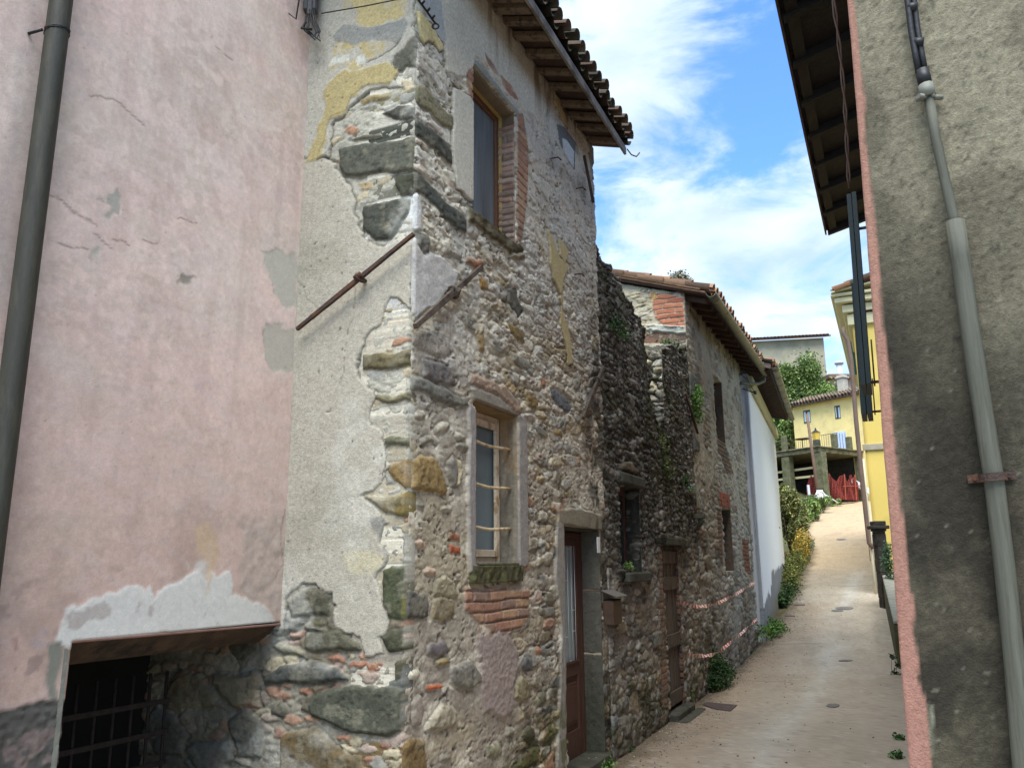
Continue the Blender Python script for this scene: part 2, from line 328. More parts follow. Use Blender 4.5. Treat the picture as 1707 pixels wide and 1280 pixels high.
# ------------------------------------------------------------ shared materials
WALLM=attrmat('weathered_wall',bump=.9,bscale=90,dist=.007,var=.34,scale=40)
PLASM=attrmat('old_plaster',bump=.35,bscale=130,dist=.004,var=.07,scale=70)
PINKM=attrmat('pink_render',bump=.45,bscale=130,dist=.004,var=.17,scale=32)
ROUGHM=attrmat('roughcast_render',bump=1.,bscale=130,dist=.006,var=.42,scale=60,speck=.0)
RUINM=attrmat('ruin_stone',bump=1.,bscale=60,dist=.012,var=.6,scale=30)
oldwood=mat('old_wood',lin(122,104,86),.85,var=.35,scale=5,bump=.5,bscale=30,stretch=(3,3,3),grime=tuple(lin(70,62,55)),gscale=5)
darkwood=mat('dark_wood',lin(74,56,46),.75,var=.35,scale=7,bump=.4,bscale=40)
greywood=mat('grey_wood',lin(140,134,126),.85,var=.25,scale=6,bump=.4,bscale=50,grime=tuple(lin(95,88,78)))
doorwood=mat('brown_door_wood',lin(84,58,48),.5,var=.25,scale=5,bump=.25,bscale=30,stretch=(6,6,.6),spec=.4)
framebrown=mat('brown_window_wood',lin(104,74,56),.55,var=.2,scale=6,bump=.2,stretch=(6,6,1))
framecream=mat('cream_window_paint',lin(222,206,180),.55,var=.1,scale=9,bump=.2,grime=tuple(lin(165,135,100)),gscale=9)
iron=mat('rusty_iron',lin(66,52,46),.75,var=.4,scale=25,bump=.5,bscale=90,grime=tuple(lin(92,60,42)),gscale=14)
ironold=mat('weathered_iron_bar',lin(92,82,72),.8,var=.3,scale=25,bump=.5,bscale=90,grime=tuple(lin(60,48,40)),gscale=9)
creamiron=mat('cream_painted_iron',lin(205,188,150),.6,var=.15,scale=40,bump=.2,grime=tuple(lin(150,110,70)),gscale=20)
blackmetal=mat('black_metal',lin(40,40,42),.5,var=.2,bump=.2)
pipedark=mat('grey_brown_pipe',lin(60,59,51,.85),.6,var=.2,scale=4,bump=.15,stretch=(6,6,1),grime=tuple(lin(72,69,58,.85)),gscale=5)
zinc=mat('weathered_zinc',lin(128,128,112),.5,.3,var=.2,scale=4,bump=.2,grime=tuple(lin(96,98,78)),gscale=4)
conduitm=mat('grey_plastic_conduit',lin(98,98,86,.8),.65,var=.25,scale=5,bump=.3,bscale=120,stretch=(10,10,.5),grime=tuple(lin(84,84,70,.8)),gscale=6)
tilem=attrmat('clay_tile',rough=.9,var=.3,scale=18,bump=.5,bscale=60,dist=.006)
glass_dark=glassmat('window_glass',(.035,.05,.055),.06)
glass_sky=glassmat('far_window_glass',tuple(lin(176,196,206)),.15)
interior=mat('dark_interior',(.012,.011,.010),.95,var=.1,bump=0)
curtainm=mat('grey_curtain',lin(112,120,122),.9,var=.2,scale=3,bump=.3,stretch=(14,14,1))
netm=mat('frosted_pane',lin(116,130,134),.35,var=.12,scale=2,bump=.1)
sillm=mat('mossy_stone',lin(104,100,82),.95,var=.4,scale=14,bump=.9,bscale=60,grime=tuple(lin(62,64,40)),gscale=9)
darkstone=mat('dark_dressed_stone',lin(78,77,67),.9,var=.25,scale=10,bump=.7,bscale=90,grime=tuple(lin(52,53,42)),gscale=4)
leafm=attrmat('leaves',rough=.6,var=.25,scale=20,bump=.1,spec=.35)
# ------------------------------------------------------------ generic builders
def house_core(name,P,u0,u1,z0,z1,depth,parent,m=None,o=-.36):  # unseen solid box added behind a facade to keep light from leaking through
    mb=MB();P.box(mb,u0,u1,z0,z1,o,o-depth);return mb.build(name,m or interior,parent)
def tile_roof(parent,P,u0,u1,zline,slope,ov,length,seed,pitch=.2,r=.085,sag=.0,cols=None,name='tiles',lift=.0):
    """rows of curved clay tiles running down to an eave line. zline(u): height of the eave edge, ov: outward distance of the eave"""
    R_=np.random.RandomState(seed);V=[];Fq=[];C=[]
    cols=cols or [lin(150,112,86,.8),lin(120,96,78,.8),lin(104,96,80,.8),lin(165,122,92,.8),lin(88,84,70,.8)]
    n=int((u1-u0)/pitch);ca,sa=math.cos(slope),math.sin(slope)
    def arc(u,o0,z0,L,rad,up,col,tilt=0):
        k=7;base=len(V);t=.014
        for layer in (0,1):
            for e,(oo,zz,rr) in enumerate(((o0,z0,rad),(o0-L*ca,z0+L*(sa+tilt),rad*.86))):
                for i in range(k):
                    a=math.pi*i/(k-1);rad_=rr-(t if layer else 0)
                    x=u+rad_*math.cos(a);h=rad_*math.sin(a)*(1 if up else -1)
                    p=P.P(x,zz+h*ca,oo+h*sa*.9);V.append(p);C.append(col*(.85+.3*R_.rand()))
        o_=base
        for layer in (0,1):
            for i in range(k-1):
                a=o_+layer*2*k+i;Fq.append((a,a+1,a+k+1,a+k))
        for e in (0,1):
            for i in range(k-1):
                a=o_+e*k+i;Fq.append((a,a+1,a+1+2*k,a+2*k))
    for i in range(n+1):
        u=u0+(u1-u0)*i/n;rows=int(length/.34)
        for j in range(rows):
            z=zline(u)+j*.34*sa;o=ov-j*.34*ca
            for up in (0,1):
                c=cols[R_.randint(len(cols))]*(.8+.4*R_.rand())
                uu=u+(pitch/2 if up else 0)+R_.uniform(-.012,.012)
                if uu>u1+.05: continue
                arc(uu,o+(.05 if up else 0)+R_.uniform(-.02,.03),z+(.075 if up else .1)+lift,.42,r*(1.0 if up else 1.05),up,c,-.04)
    me=fastmesh(name,V,Fq,C);return link(name,me,tilem,parent)
def roof_deck(parent,P,u0,u1,zline,slope,ov,length,th=.03,m=None,name='roof_boards'):
    mb=MB();k=8
    for i in range(k):
        a=u0+(u1-u0)*i/k;b=u0+(u1-u0)*(i+1)/k
        pts=[]
        for (u,j) in ((a,0),(b,0),(b,1),(a,1)):
            pts.append(P.P(u,zline(u)+j*length*math.sin(slope),ov-j*length*math.cos(slope)))
        lo=[p.copy() for p in pts];hi=[p+np.array([0,0,th]) for p in pts]
        mb.face(lo[::-1]);mb.face(hi)
        for i0 in range(4):
            if (i0==1 and i<k-1) or (i0==3 and i>0): continue
            j0=(i0+1)%4;mb.face((lo[i0],lo[j0],hi[j0],hi[i0]))
    return mb.build(name,m or darkwood,parent)
def leaves(name,blobs,n,size,cols,seed,parent=None,m=None,stems=None,flat=0,updir=.3):
    """leaf-sized faces spread through ellipsoid clumps: blobs=[(centre,(rx,ry,rz))]"""
    R_=np.random.RandomState(seed);V=[];C=[];cols=np.asarray(cols)
    wts=np.array([b[1][0]*b[1][1]*b[1][2] for b in blobs])**.67;wts/=wts.sum();pick=R_.choice(len(blobs),n,p=wts)
    c=np.array([b[0] for b in blobs])[pick];r=np.array([b[1] for b in blobs])[pick]
    d=R_.normal(size=(n,3));d/=np.linalg.norm(d,axis=1)[:,None];rad=R_.rand(n)**.45
    p=c+d*r*rad[:,None]*(1+.25*R_.normal(size=(n,1)))
    a=R_.normal(size=(n,3));a[:,2]-=.2;a/=np.linalg.norm(a,axis=1)[:,None]
    b=np.cross(a,R_.normal(size=(n,3))+np.array([0,0,updir*2]));b/=np.linalg.norm(b,axis=1)[:,None]+1e-9
    sz=size*(.6+.8*R_.rand(n))[:,None]
    q=np.stack([p-a*sz*.5,p+b*sz*.28+a*sz*.05,p+a*sz*.55,p-b*sz*.28+a*sz*.05],1)
    V=q.reshape(-1,3);Fq=np.arange(4*n).reshape(n,4)
    tone=(.65+.7*R_.rand(len(blobs)))[pick]*(.7+.6*R_.rand(n))
    cc=cols[R_.randint(len(cols),size=n)]*tone[:,None];C=np.repeat(cc,4,0)
    me=fastmesh(name,V,Fq,C,smooth=False)
    return link(name,me,m or leafm,parent)
GREENS=[lin(86,116,50,.75),lin(104,134,62,.75),lin(66,92,40,.75),lin(128,150,80,.75)]
# ============================================================ STONE HOUSE (corner house)
O_F=P0; SA=az(AZ0-90); CN=xy(-2.73,0)
F=Panel(O_F,D0,-2.73,.80,-.45,6.0,.009,.008,lin(150,140,125),seed=3)
U,Z=F.U,F.Z;F.ds=.42
cream=lin(222,215,194,.95);mortG=lin(178,169,150,.9);mortP=lin(166,156,140,.86);tan=lin(194,180,148,.87);ochre=lin(174,153,112,.82)
grey=lin(152,151,142,.8);slate=lin(116,119,114,.75);lgrey=lin(182,180,168,.88);rust=lin(176,134,108,.82);brown=lin(138,124,98,.78);pinkst=lin(188,166,150,.85)
# mortar ground: cream lime above, grey-brown cement below
up=ss(2.55,3.2,Z+.5*(F.noise(.8,.5,4,1)-.5)+.35*(U+1.5)*(Z<4))
F.C=F.C*0+mortG;F.paint(up,cream);low=ss(1.6,1.0,Z+.4*(F.noise(.6,.5,4,2)-.5));F.paint(low,mortP,.9)
F.var(1,.22,.35,.22,3);F.var(1,.16,.06,.05,4);F.paint(ss(.52,.72,F.noise(.5,.3,5,8)),tan,.5)
tr=(F.noise(.035,.02,5,6)-.5);tr2=np.abs(F.noise(.10,.05,4,61)-.5);F.H+=tr*.011-tr2*.010+(F.noise(.3,.2,3,7)-.5)*.02
# stones: larger first, then smaller ones between them
mid=1-.9*np.clip(ss(-1.80,-2.0,U)*ss(3.0,2.8,Z)+ss(1.45,1.35,Z)*ss(-1.1,-1.35,U),0,1)*ss(.30,.42,F.noise(.45,.4,3,97))
right=ss(-2.1,-1.5,U+.2*(F.noise(.5,.5,3,9)-.5))
palU=[tan,ochre,grey,lgrey,brown,pinkst,tan,lin(160,150,120,.8),rust];palL=[grey,lgrey,tan,slate,lin(140,132,112,.8),lin(120,118,108,.7),ochre]
dens=.35+.65*right
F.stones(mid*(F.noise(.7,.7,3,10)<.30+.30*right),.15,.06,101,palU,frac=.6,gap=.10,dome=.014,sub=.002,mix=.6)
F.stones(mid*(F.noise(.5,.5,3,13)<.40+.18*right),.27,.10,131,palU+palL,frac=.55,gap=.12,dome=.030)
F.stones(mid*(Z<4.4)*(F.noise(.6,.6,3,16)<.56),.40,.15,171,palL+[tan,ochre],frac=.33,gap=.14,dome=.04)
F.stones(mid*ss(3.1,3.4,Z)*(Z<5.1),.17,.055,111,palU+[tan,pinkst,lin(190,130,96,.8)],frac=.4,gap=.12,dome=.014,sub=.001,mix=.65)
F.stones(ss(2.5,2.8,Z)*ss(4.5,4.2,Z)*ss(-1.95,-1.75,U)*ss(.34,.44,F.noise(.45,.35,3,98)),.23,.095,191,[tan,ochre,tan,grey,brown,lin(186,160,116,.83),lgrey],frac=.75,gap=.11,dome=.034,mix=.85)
F.paint(ss(.48,.66,F.noise(.30,.20,5,99))*ss(2.2,2.8,Z),lin(196,180,146,.88),.45)
# white lime smears over the upper wall
sm=ss(.44,.58,F.noise(.22,.10,5,20)+.08*ss(3.2,4.2,Z)-.11*(Z<3.0)-.01);F.paint(sm,cream,.7);F.H-=sm*.003
smx=ss(3.7,4.3,Z+.4*(F.noise(.4,.4,3,88)-.5))*ss(-1.3,-1.0,U);F.H*=(1-.6*smx);F.paint(smx*ss(.36,.56,F.noise(.16,.10,5,89)),lin(212,206,186,.93),.65)
dkm=ss(.56,.70,F.noise(.22,.14,5,23))*(Z>3);F.paint(dkm,lin(120,112,92,.8),.45)
for sx,sy,th,sd_ in ((.30,.16,.54,91),(.16,.10,.60,92),(.55,.30,.56,93)):
    nn_=F.noise(sx,sy,5,sd_);fl_=ss(th-.004,th+.004,nn_)*ss(2.2,2.8,Z);F.H+=fl_*.006;F.paint(fl_,lin(206,203,192,.92),.30)
    bd_=ss(.010,.002,np.abs(nn_-th+.004))*ss(.42,.55,F.noise(.2,.2,3,sd_+7));F.paint(bd_,lin(84,76,62),.55);F.H-=bd_*.006
wp_=ss(.52,.66,F.noise(.35,.5,5,95))*ss(2.9,3.8,Z);F.paint(wp_,lin(196,196,186,.92),.5)
# cavities / shadowed holes
hol=ss(.70,.78,F.noise(.06,.035,4,21));F.H-=hol*.025;F.paint(hol,lin(70,60,48),.6)
# smooth plaster zone under the eaves
m,d=F.reg([(700,-60),(830,-60),(905,60),(995,215),(992,280),(950,190),(915,170),(905,215),(880,190),(855,175),(795,95),(787,125),(772,138),(745,118),(738,60)],.02,.10)
F.paint(m,lin(206,200,180,.94));F.H=F.H*(1-m)+m*(.012+.006*(F.noise(.2,.2,4,22)-.5));F.var(m,.10,.3,.4,24);F.H-=ss(.012,0,np.abs(d+.004))*.008
st=ss(5.3,5.85,Z+.35*(F.noise(.25,1.2,4,25)-.5))*ss(-2.1,-1.4,U);F.paint(st*ss(.4,.6,F.noise(.12,.9,4,26)),lin(112,92,66,.8),.75)
m,d=F.reg([(700,-60),(730,-60),(733,5),(738,40),(741,72),(734,70),(722,48),(703,12)],.006,.03);F.paint(m,lin(186,187,182,.9));F.H=F.H*(1-m)+m*.010
m,d=F.reg([(692,14),(698,18),(706,30),(716,42),(722,52),(736,74),(736,82),(731,84),(722,70),(712,70),(705,74),(699,62),(695,35)],.005,.05)
F.paint(m,lin(212,198,146,.95));F.H=F.H*(1-m)+m*.016;F.paint(ss(.012,0,np.abs(d-.006)),lin(60,55,48),.8)
m,d=F.reg([(754,145),(789,166),(789,336),(781,333),(770,322),(760,316),(757,290),(752,250)],.006,.04)
F.paint(m,lin(204,200,182,.95));F.H=F.H*(1-m)+m*(.016+.003*(F.noise(.1,.3,3,31)-.5));F.H-=ss(.01,0,np.abs(d-.006))*.014;F.paint(ss(.012,0,np.abs(d-.008)),lin(70,64,55),.7)
for q in ([(912,380),(930,430),(945,442),(938,470),(930,500),(948,560),(952,608),(944,608),(938,565),(930,540),(935,500),(922,468),(915,440)],[(918,135),(925,160),(938,190),(945,215),(936,205),(922,172)],[(930,400),(946,420),(940,440),(930,425)]):
    m,d=F.reg(q,.006,.06);F.paint(m,lin(200,184,136,.9));F.H=F.H*(1-m)+m*.02;F.paint(ss(.010,0,np.abs(d-.006)),lin(70,60,46),.7)
m,d=F.reg([(926,208),(938,212),(958,238),(956,284),(946,274),(931,238)],.006,.02);F.paint(m,lin(120,124,122,.8));F.H=F.H*(1-m)+m*.015
m,d=F.reg([(934,231),(941,234),(954,253),(953,281),(944,268),(936,250)],.004,.01);F.paint(m,lin(205,210,208,.95));F.H+=m*.008
m,d=F.reg([(686,327),(694,322),(700,345),(700,385),(690,385),(685,380)],.004,.03);F.paint(m,lin(212,212,206,.95));F.H=F.H*(1-m)+m*.018
m,d=F.reg([(684,395),(692,398),(700,425),(712,418),(735,432),(762,452),(740,490),(692,532),(684,500)],.006,.07);F.paint(m,lin(198,194,186,.92));F.H=F.H*(1-m)+m*(.016+.008*(F.noise(.08,.05,4,28)-.5));F.var(m,.12,.2,.1,29)
# quoins and single big stones, traced where they stand
B=F.block;dq=lin(88,92,86,.75)
B([(684,142),(707,142),(739,182),(754,192),(753,216),(740,213),(716,190),(686,168)],lin(138,136,112,.8),.022)
B([(685,200),(697,200),(716,212),(735,230),(750,250),(753,274),(744,268),(722,246),(700,232),(686,222)],dq,.024)
B([(686,285),(700,292),(735,330),(766,356),(776,368),(776,388),(768,386),(738,360),(700,325),(686,322)],lin(92,98,94,.75),.026)
B([(695,388),(712,392),(717,405),(714,422),(704,426),(694,410)],lin(128,128,122,.75),.03)
B([(776,344),(790,350),(830,378),(862,405),(870,415),(868,430),(855,430),(825,402),(790,376),(778,368)],lin(96,90,70,.75),.045,rough=.02)
B([(850,420),(870,422),(872,432),(860,434),(850,430)],lin(150,146,130,.8),.05)
B([(688,552),(712,553),(745,566),(752,590),(738,598),(700,582),(686,572)],lin(168,164,158,.85),.025,rough=.012)
B([(702,598),(724,602),(755,618),(758,636),(744,645),(724,638),(706,628)],lin(126,124,126,.75),.034,rough=.010)
B([(684,628),(706,630),(744,650),(776,664),(781,678),(762,680),(722,664),(684,648)],lin(130,132,128,.75),.036,rough=.010)
B([(686,765),(700,760),(724,766),(732,782),(745,818),(738,825),(704,818),(686,812)],lin(152,132,92,.8),.034,rough=.014)
B([(746,768),(756,762),(768,772),(772,792),(765,808),(752,810),(745,790)],lin(136,134,128,.8),.034)
B([(757,764),(766,770),(771,790),(764,808),(757,808),(762,788)],lin(188,180,156,.85),.042)
B([(749,907),(768,911),(768,923),(750,921)],lin(176,100,72,.8),.014,wob=.02)
B([(750,888),(766,890),(766,902),(750,900)],lin(166,120,96,.8),.012,wob=.02)
B([(675,986),(712,986),(714,1026),(700,1032),(676,1030)],lin(104,104,100,.75),.02)
B([(722,1000),(738,994),(757,1000),(756,1026),(740,1036),(720,1032)],lin(146,136,112,.8),.02)
B([(725,968),(740,960),(758,970),(765,990),(748,996),(724,990)],lin(170,164,140,.85),.02,rough=.015)
B([(752,1112),(768,1104),(785,1106),(800,1124),(800,1138),(785,1146),(762,1150),(751,1134)],lin(128,128,122,.8),.045,rough=.012)
B([(710,1141),(738,1141),(736,1149),(712,1149)],lin(186,104,70,.85),.018,wob=.015)
B([(714,1075),(740,1066),(748,1082),(730,1096),(714,1090)],lin(116,112,116,.8),.02)
B([(728,1098),(745,1095),(752,1106),(738,1112),(728,1106)],lin(156,142,100,.8),.03)
B([(856,1162),(860,1140),(870,1127),(880,1140),(881,1164),(867,1169)],lin(148,142,118,.8),.03)
B([(890,1168),(900,1154),(910,1150),(910,1168),(894,1180)],lin(142,144,126,.8),.025)
B([(866,1110),(875,1096),(884,1098),(885,1120),(872,1122)],lin(104,106,108,.75),.03)
B([(873,1216),(880,1208),(890,1212),(892,1228),(880,1236),(873,1228)],lin(104,98,88,.75),.03)
B([(708,1218),(724,1192),(738,1170),(756,1178),(762,1190),(756,1208),(730,1222)],lin(162,156,140,.8),.035,rough=.02)
B([(686,1165),(700,1158),(708,1172),(700,1205),(688,1210)],lin(150,142,136,.8),.025)
B([(645,1255),(680,1230),(704,1226),(710,1290),(700,1330),(645,1330)],lin(132,112,78,.75),.03,rough=.015)
B([(852,588),(865,592),(884,606),(888,620),(884,628),(868,616),(855,602)],lin(158,160,154,.85),.045,rough=.004)
B([(914,647),(928,650),(945,665),(951,680),(946,688),(930,680),(918,662)],lin(124,132,140,.8),.03)
B([(877,660),(890,658),(896,672),(892,682),(878,680)],lin(158,138,100,.8),.025)
B([(796,560),(803,552),(806,568),(806,586),(799,586)],lin(164,146,110,.8),.03)
B([(845,538),(860,545),(872,560),(874,572),(862,568),(848,556)],lin(150,134,96,.8),.025)
B([(845,480),(860,478),(862,500),(872,520),(862,528),(846,505)],lin(110,110,104,.75),.02)
B([(797,460),(806,462),(812,475),(810,486),(800,482)],lin(160,130,84,.8),.024)
B([(778,430),(800,432),(808,444),(790,446),(778,440)],lin(158,116,92,.8),.02)
B([(812,1240),(830,1235),(838,1250),(826,1262),(812,1258)],lin(150,150,130,.8),.02)
for k,(x,y,a,b_,c) in enumerate([(700,690,9,7,lgrey),(708,735,12,8,grey),(735,712,14,9,lgrey),(766,728,9,7,lgrey),(770,745,10,7,grey),(700,840,8,8,grey),(745,850,9,9,lgrey),(900,800,7,6,tan),(905,860,8,9,lgrey),(912,930,9,10,lgrey),(925,985,8,9,lgrey),(905,1020,9,8,grey),(930,720,7,9,ochre),(960,640,6,10,grey),(860,1030,6,5,rust),(895,1085,6,5,rust),(905,640,5,6,rust),(700,905,9,8,pinkst),(718,950,9,7,pinkst),(690,1125,9,10,lgrey),(740,1260,10,8,grey),(850,1215,7,7,grey)]):
    t=np.linspace(0,2*np.pi,9)[:-1];B([(x+a*math.cos(q)*(1+.2*math.sin(3*q+k)),y+b_*math.sin(q)*(1+.25*math.cos(2*q+k))) for q in t],c,.028,rough=.010,wob=.06)
# brick parts
bc=[lin(184,146,118,.85),lin(176,134,110,.82),lin(192,158,126,.87),lin(164,136,118,.82)]
m,d=F.reg([(774,978),(882,984),(880,1030),(866,1044),(845,1060),(815,1052),(795,1035),(775,1018)],.01,.06);F.bricks(m,bc,lin(150,130,118,.8),.014)
m,d=F.reg([(798,1062),(848,1058),(862,1100),(852,1180),(838,1200),(806,1190),(800,1150)],.02,.12);F.paint(m,lin(164,148,142,.85),.85);F.H=F.H*(1-m)+m*(.014+.010*(F.noise(.03,.02,4,33)-.5))
for q in ([(862,190),(872,190),(880,260),(878,330),(868,400),(860,405)],[(776,122),(788,112),(789,175),(780,160)],[(805,88),(822,110),(830,128),(822,122),(810,108)],[(832,128),(850,142),(862,168),(848,160),(836,144)]):
    m,d=F.reg(q,.008,.05);F.bricks(m,bc,lin(180,170,155,.85),.012)
# dressed surrounds
for q,c in (([(780,672),(795,690),(795,950),(782,955),(778,900)],lin(158,152,146,.85)),([(862,688),(876,700),(878,940),(862,950)],lin(160,155,148,.85)),([(784,648),(800,640),(835,655),(866,690),(866,700),(850,696),(790,668)],lin(150,144,130,.85)),
            ([(926,868),(938,874),(942,1290),(926,1290),(934,1050),(924,960)],lin(160,155,146,.85)),([(928,850),(960,848),(1001,858),(1001,884),(990,884),(936,874),(928,868)],lin(150,142,122,.85)),([(786,100),(794,102),(862,188),(860,196),(850,180),(788,110)],lin(160,164,156,.85))):
    m,d=F.reg(q,.008,.03);F.paint(m,c,.95);F.H=F.H*(1-m)+m*(.020+.006*(F.noise(.05,.05,3,35)-.5))
# curved weathered lintel course above lower window
B([(783,622),(800,628),(835,640),(860,668),(868,690),(858,690),(830,660),(800,648),(784,640)],lin(170,152,138,.85),.04,rough=.012)
# corner edge rounding, moss and dark damp at foot
F.H-=ss(-2.70,-2.735,U)*.02
damp=ss(.95,.25,Z+.55*(F.noise(.35,.3,4,40)-.5)+.9*ss(-1.0,-2.3,U));F.paint(damp*ss(.35,.55,F.noise(.12,.16,4,41)),lin(62,62,42,.8),.8)
moss=ss(.6,.25,Z+.35*(F.noise(.15,.12,4,42)-.5))*ss(-1.9,-1.2,U)*ss(.42,.56,F.noise(.09,.08,4,43));F.paint(moss,lin(92,100,48,.7),.7)
dk=ss(.1,.6,U+.3*(F.noise(.25,.4,4,44)-.5))*ss(4.4,3.4,Z)*ss(.40,.60,F.noise(.10,.16,5,45));F.paint(dk,lin(62,60,52,.7),.8)
F.var(1,.22,.012,.010,50,3)
OP={}
OP['up']=F.hole(-1.945,-1.22,4.04,5.20);OP['low']=F.hole(-1.91,-1.22,1.60,2.69);OP['door']=F.hole(-.33,.59,-.45,1.905)
# eave cut
eave=lambda u:np.interp(u,[-2.8,-1,.9],[6.0,5.92,5.86])
F.cut((Z>eave(U)).astype(float))
stone_house=empty('stone_house',(*xy(-1,-1.5),-.15),'nearest rubble stone house with patchy plaster, tiled eave and brown glazed door','house')
F.build('street_wall',WALLM,stone_house,.34)
house_core('light_block_core',F,-2.60,.70,-.4,5.7,2.2,stone_house)
# ---- side wall (faces the camera), runs on into the cellar recess
S=Panel(CN,SA,0,1.95,-.45,6.0,.009,.008,cream,seed=5,flip=-1)
U,Z=S.U,S.Z;S.ds=.42;S.C=S.C*0+lin(182,178,162,.85)
lowm=ss(1.5,1.0,Z+.3*(S.noise(.4,.3,3,2)-.5));S.paint(lowm,lin(158,150,132,.82))
S.var(1,.18,.25,.2,3);S.H+=(S.noise(.035,.025,5,6)-.5)*.02+(S.noise(.2,.15,3,7)-.5)*.02
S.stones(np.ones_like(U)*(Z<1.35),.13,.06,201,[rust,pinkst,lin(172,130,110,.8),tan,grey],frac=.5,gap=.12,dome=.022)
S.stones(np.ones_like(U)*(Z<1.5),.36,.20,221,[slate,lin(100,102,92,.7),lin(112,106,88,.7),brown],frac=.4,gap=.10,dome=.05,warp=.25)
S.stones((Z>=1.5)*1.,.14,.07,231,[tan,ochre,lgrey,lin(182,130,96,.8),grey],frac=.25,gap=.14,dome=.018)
Q=S.block;dg=lin(98,102,94,.72)
Q([(563,250),(590,243),(640,236),(694,231),(694,282),(660,288),(600,296),(575,295),(566,275)],dg,.035,rough=.006)
Q([(608,345),(640,338),(684,332),(682,352),(668,376),(650,402),(628,400),(604,386)],lin(84,88,82,.7),.035)
Q([(664,292),(694,285),(694,328),(668,328),(664,310)],lin(82,86,74,.7),.035,rough=.012)
Q([(638,190),(665,180),(692,180),(694,198),(672,200),(650,197)],lin(82,84,78,.7),.03)
Q([(602,165),(625,160),(650,155),(648,163),(625,172),(605,176)],lin(160,150,116,.8),.02)
Q([(585,232),(600,225),(635,222),(640,228),(605,234)],lin(112,112,100,.75),.02)
Q([(660,90),(675,75),(694,60),(694,110),(680,112),(672,122),(655,120)],lin(104,106,98,.75),.025)
Q([(606,592),(640,588),(690,584),(690,612),(650,616),(607,618)],lin(112,106,82,.75),.035)
Q([(612,660),(690,656),(690,668),(650,671),(620,668)],lin(128,126,104,.75),.03)
Q([(624,730),(690,727),(690,742),(628,745)],lin(106,108,90,.75),.035)
Q([(640,776),(690,764),(690,815),(676,815),(655,800)],lin(146,124,84,.75),.02)
Q([(603,830),(650,828),(690,822),(690,866),(660,858),(630,845)],lin(128,116,74,.75),.035,rough=.01)
Q([(656,470),(668,430),(676,430),(676,490),(660,492)],lin(116,118,114,.75),.02)
Q([(638,952),(650,945),(676,945),(676,1030),(650,1033),(640,1022)],lin(84,90,70,.7),.035)
Q([(670,990),(676,992),(676,1024),(672,1026)],lin(120,118,74,.7),.034)
Q([(482,1000),(510,982),(540,978),(553,990),(553,1024),(520,1026),(490,1028)],lin(92,92,80,.72),.04,rough=.015)
Q([(524,1030),(549,1028),(549,1043),(524,1042)],lin(110,108,88,.75),.03)
Q([(512,1055),(560,1046),(600,1070),(607,1082),(570,1084),(530,1088),(512,1080)],lin(98,98,84,.72),.045)
Q([(630,1058),(650,1050),(676,1048),(672,1088),(650,1090)],lin(84,86,70,.7),.035)
Q([(452,1078),(480,1068),(510,1085),(508,1092),(470,1092)],lin(126,120,92,.75),.035)
Q([(442,1130),(470,1112),(520,1100),(560,1112),(582,1130),(540,1138),(480,1142),(444,1140)],lin(90,94,92,.7),.05)
Q([(518,1172),(540,1150),(580,1142),(640,1144),(672,1150),(672,1215),(650,1226),(600,1222),(545,1205),(520,1192)],lin(88,92,82,.72),.055,rough=.012)
Q([(655,1108),(672,1100),(670,1132),(658,1136)],lin(84,84,68,.7),.03)
Q([(450,1180),(470,1165),(480,1180),(475,1195),(452,1190)],lin(70,72,66,.7),.03)
Q([(470,1230),(500,1215),(530,1215),(560,1245),(600,1262),(610,1300),(470,1300)],lin(112,98,72,.72),.045,rough=.015)
Q([(380,1200),(410,1180),(440,1205),(436,1260),(395,1262)],lin(100,104,102,.7),.04)
Q([(388,1040),(425,1040),(430,1080),(400,1110),(385,1080)],lin(96,92,84,.7),.02)
for k,(x,y,a,b_) in enumerate([(500,1058,14,9),(490,1075,12,6),(600,1105,22,7),(560,1100,14,6),(625,1108,14,8),(475,1150,14,4),(515,1150,14,4),(640,1240,12,8),(612,1272,10,9),(480,1165,7,5),(575,1232,12,6)]):
    t=np.linspace(0,2*np.pi,9)[:-1];Q([(x+a*math.cos(q),y+b_*math.sin(q)*(1+.3*math.cos(3*q+k))) for q in t],[lin(170,126,106,.8),lin(158,120,104,.8)][k%2],.022,rough=.012,wob=.1)
# plaster skins over the rubble
def skin(P_,pts,col,h,soft=.006,wob=.10,va=.06,edge=True,crk=.8):
    m,d=P_.reg(pts,soft,wob);P_.paint(m,col,.97);P_.var(m,va,.35,.3,61);P_.H=P_.H*(1-m)+m*(h+.004*(P_.noise(.06,.05,4,62)-.5)+.010*(P_.noise(.5,.4,3,63)-.5))
    if edge: e=ss(.011,.001,np.abs(d-.007));P_.paint(e,lin(92,86,74),crk);P_.H-=e*.006
    return m
# grey-cream plaster field
skin(S,[(440,270),(535,262),(560,275),(572,300),(592,332),(596,372),(600,398),(640,412),(690,392),(690,520),(682,520),(668,500),(655,492),(640,520),(622,548),(608,572),(598,600),(602,630),(622,655),(616,680),(622,710),(640,735),(650,775),(640,800),(625,822),(606,834),(636,850),(640,870),(632,905),(645,925),(640,945),(628,960),(636,990),(648,1035),(628,1060),(640,1098),(612,1085),(602,1058),(560,1042),(556,985),(530,974),(505,978),(480,998),(478,1050),(430,1050)],lin(184,177,160,.86),.012)
m,d=S.reg([(612,862),(640,858),(660,870),(672,900),(672,950),(640,940),(636,900)],.01,.06);S.paint(m,lin(140,138,132,.8),.8)
m,d=S.reg([(570,925),(610,912),(640,930),(636,948),(590,950)],.02,.15);S.paint(m,lin(196,186,150,.9),.6)
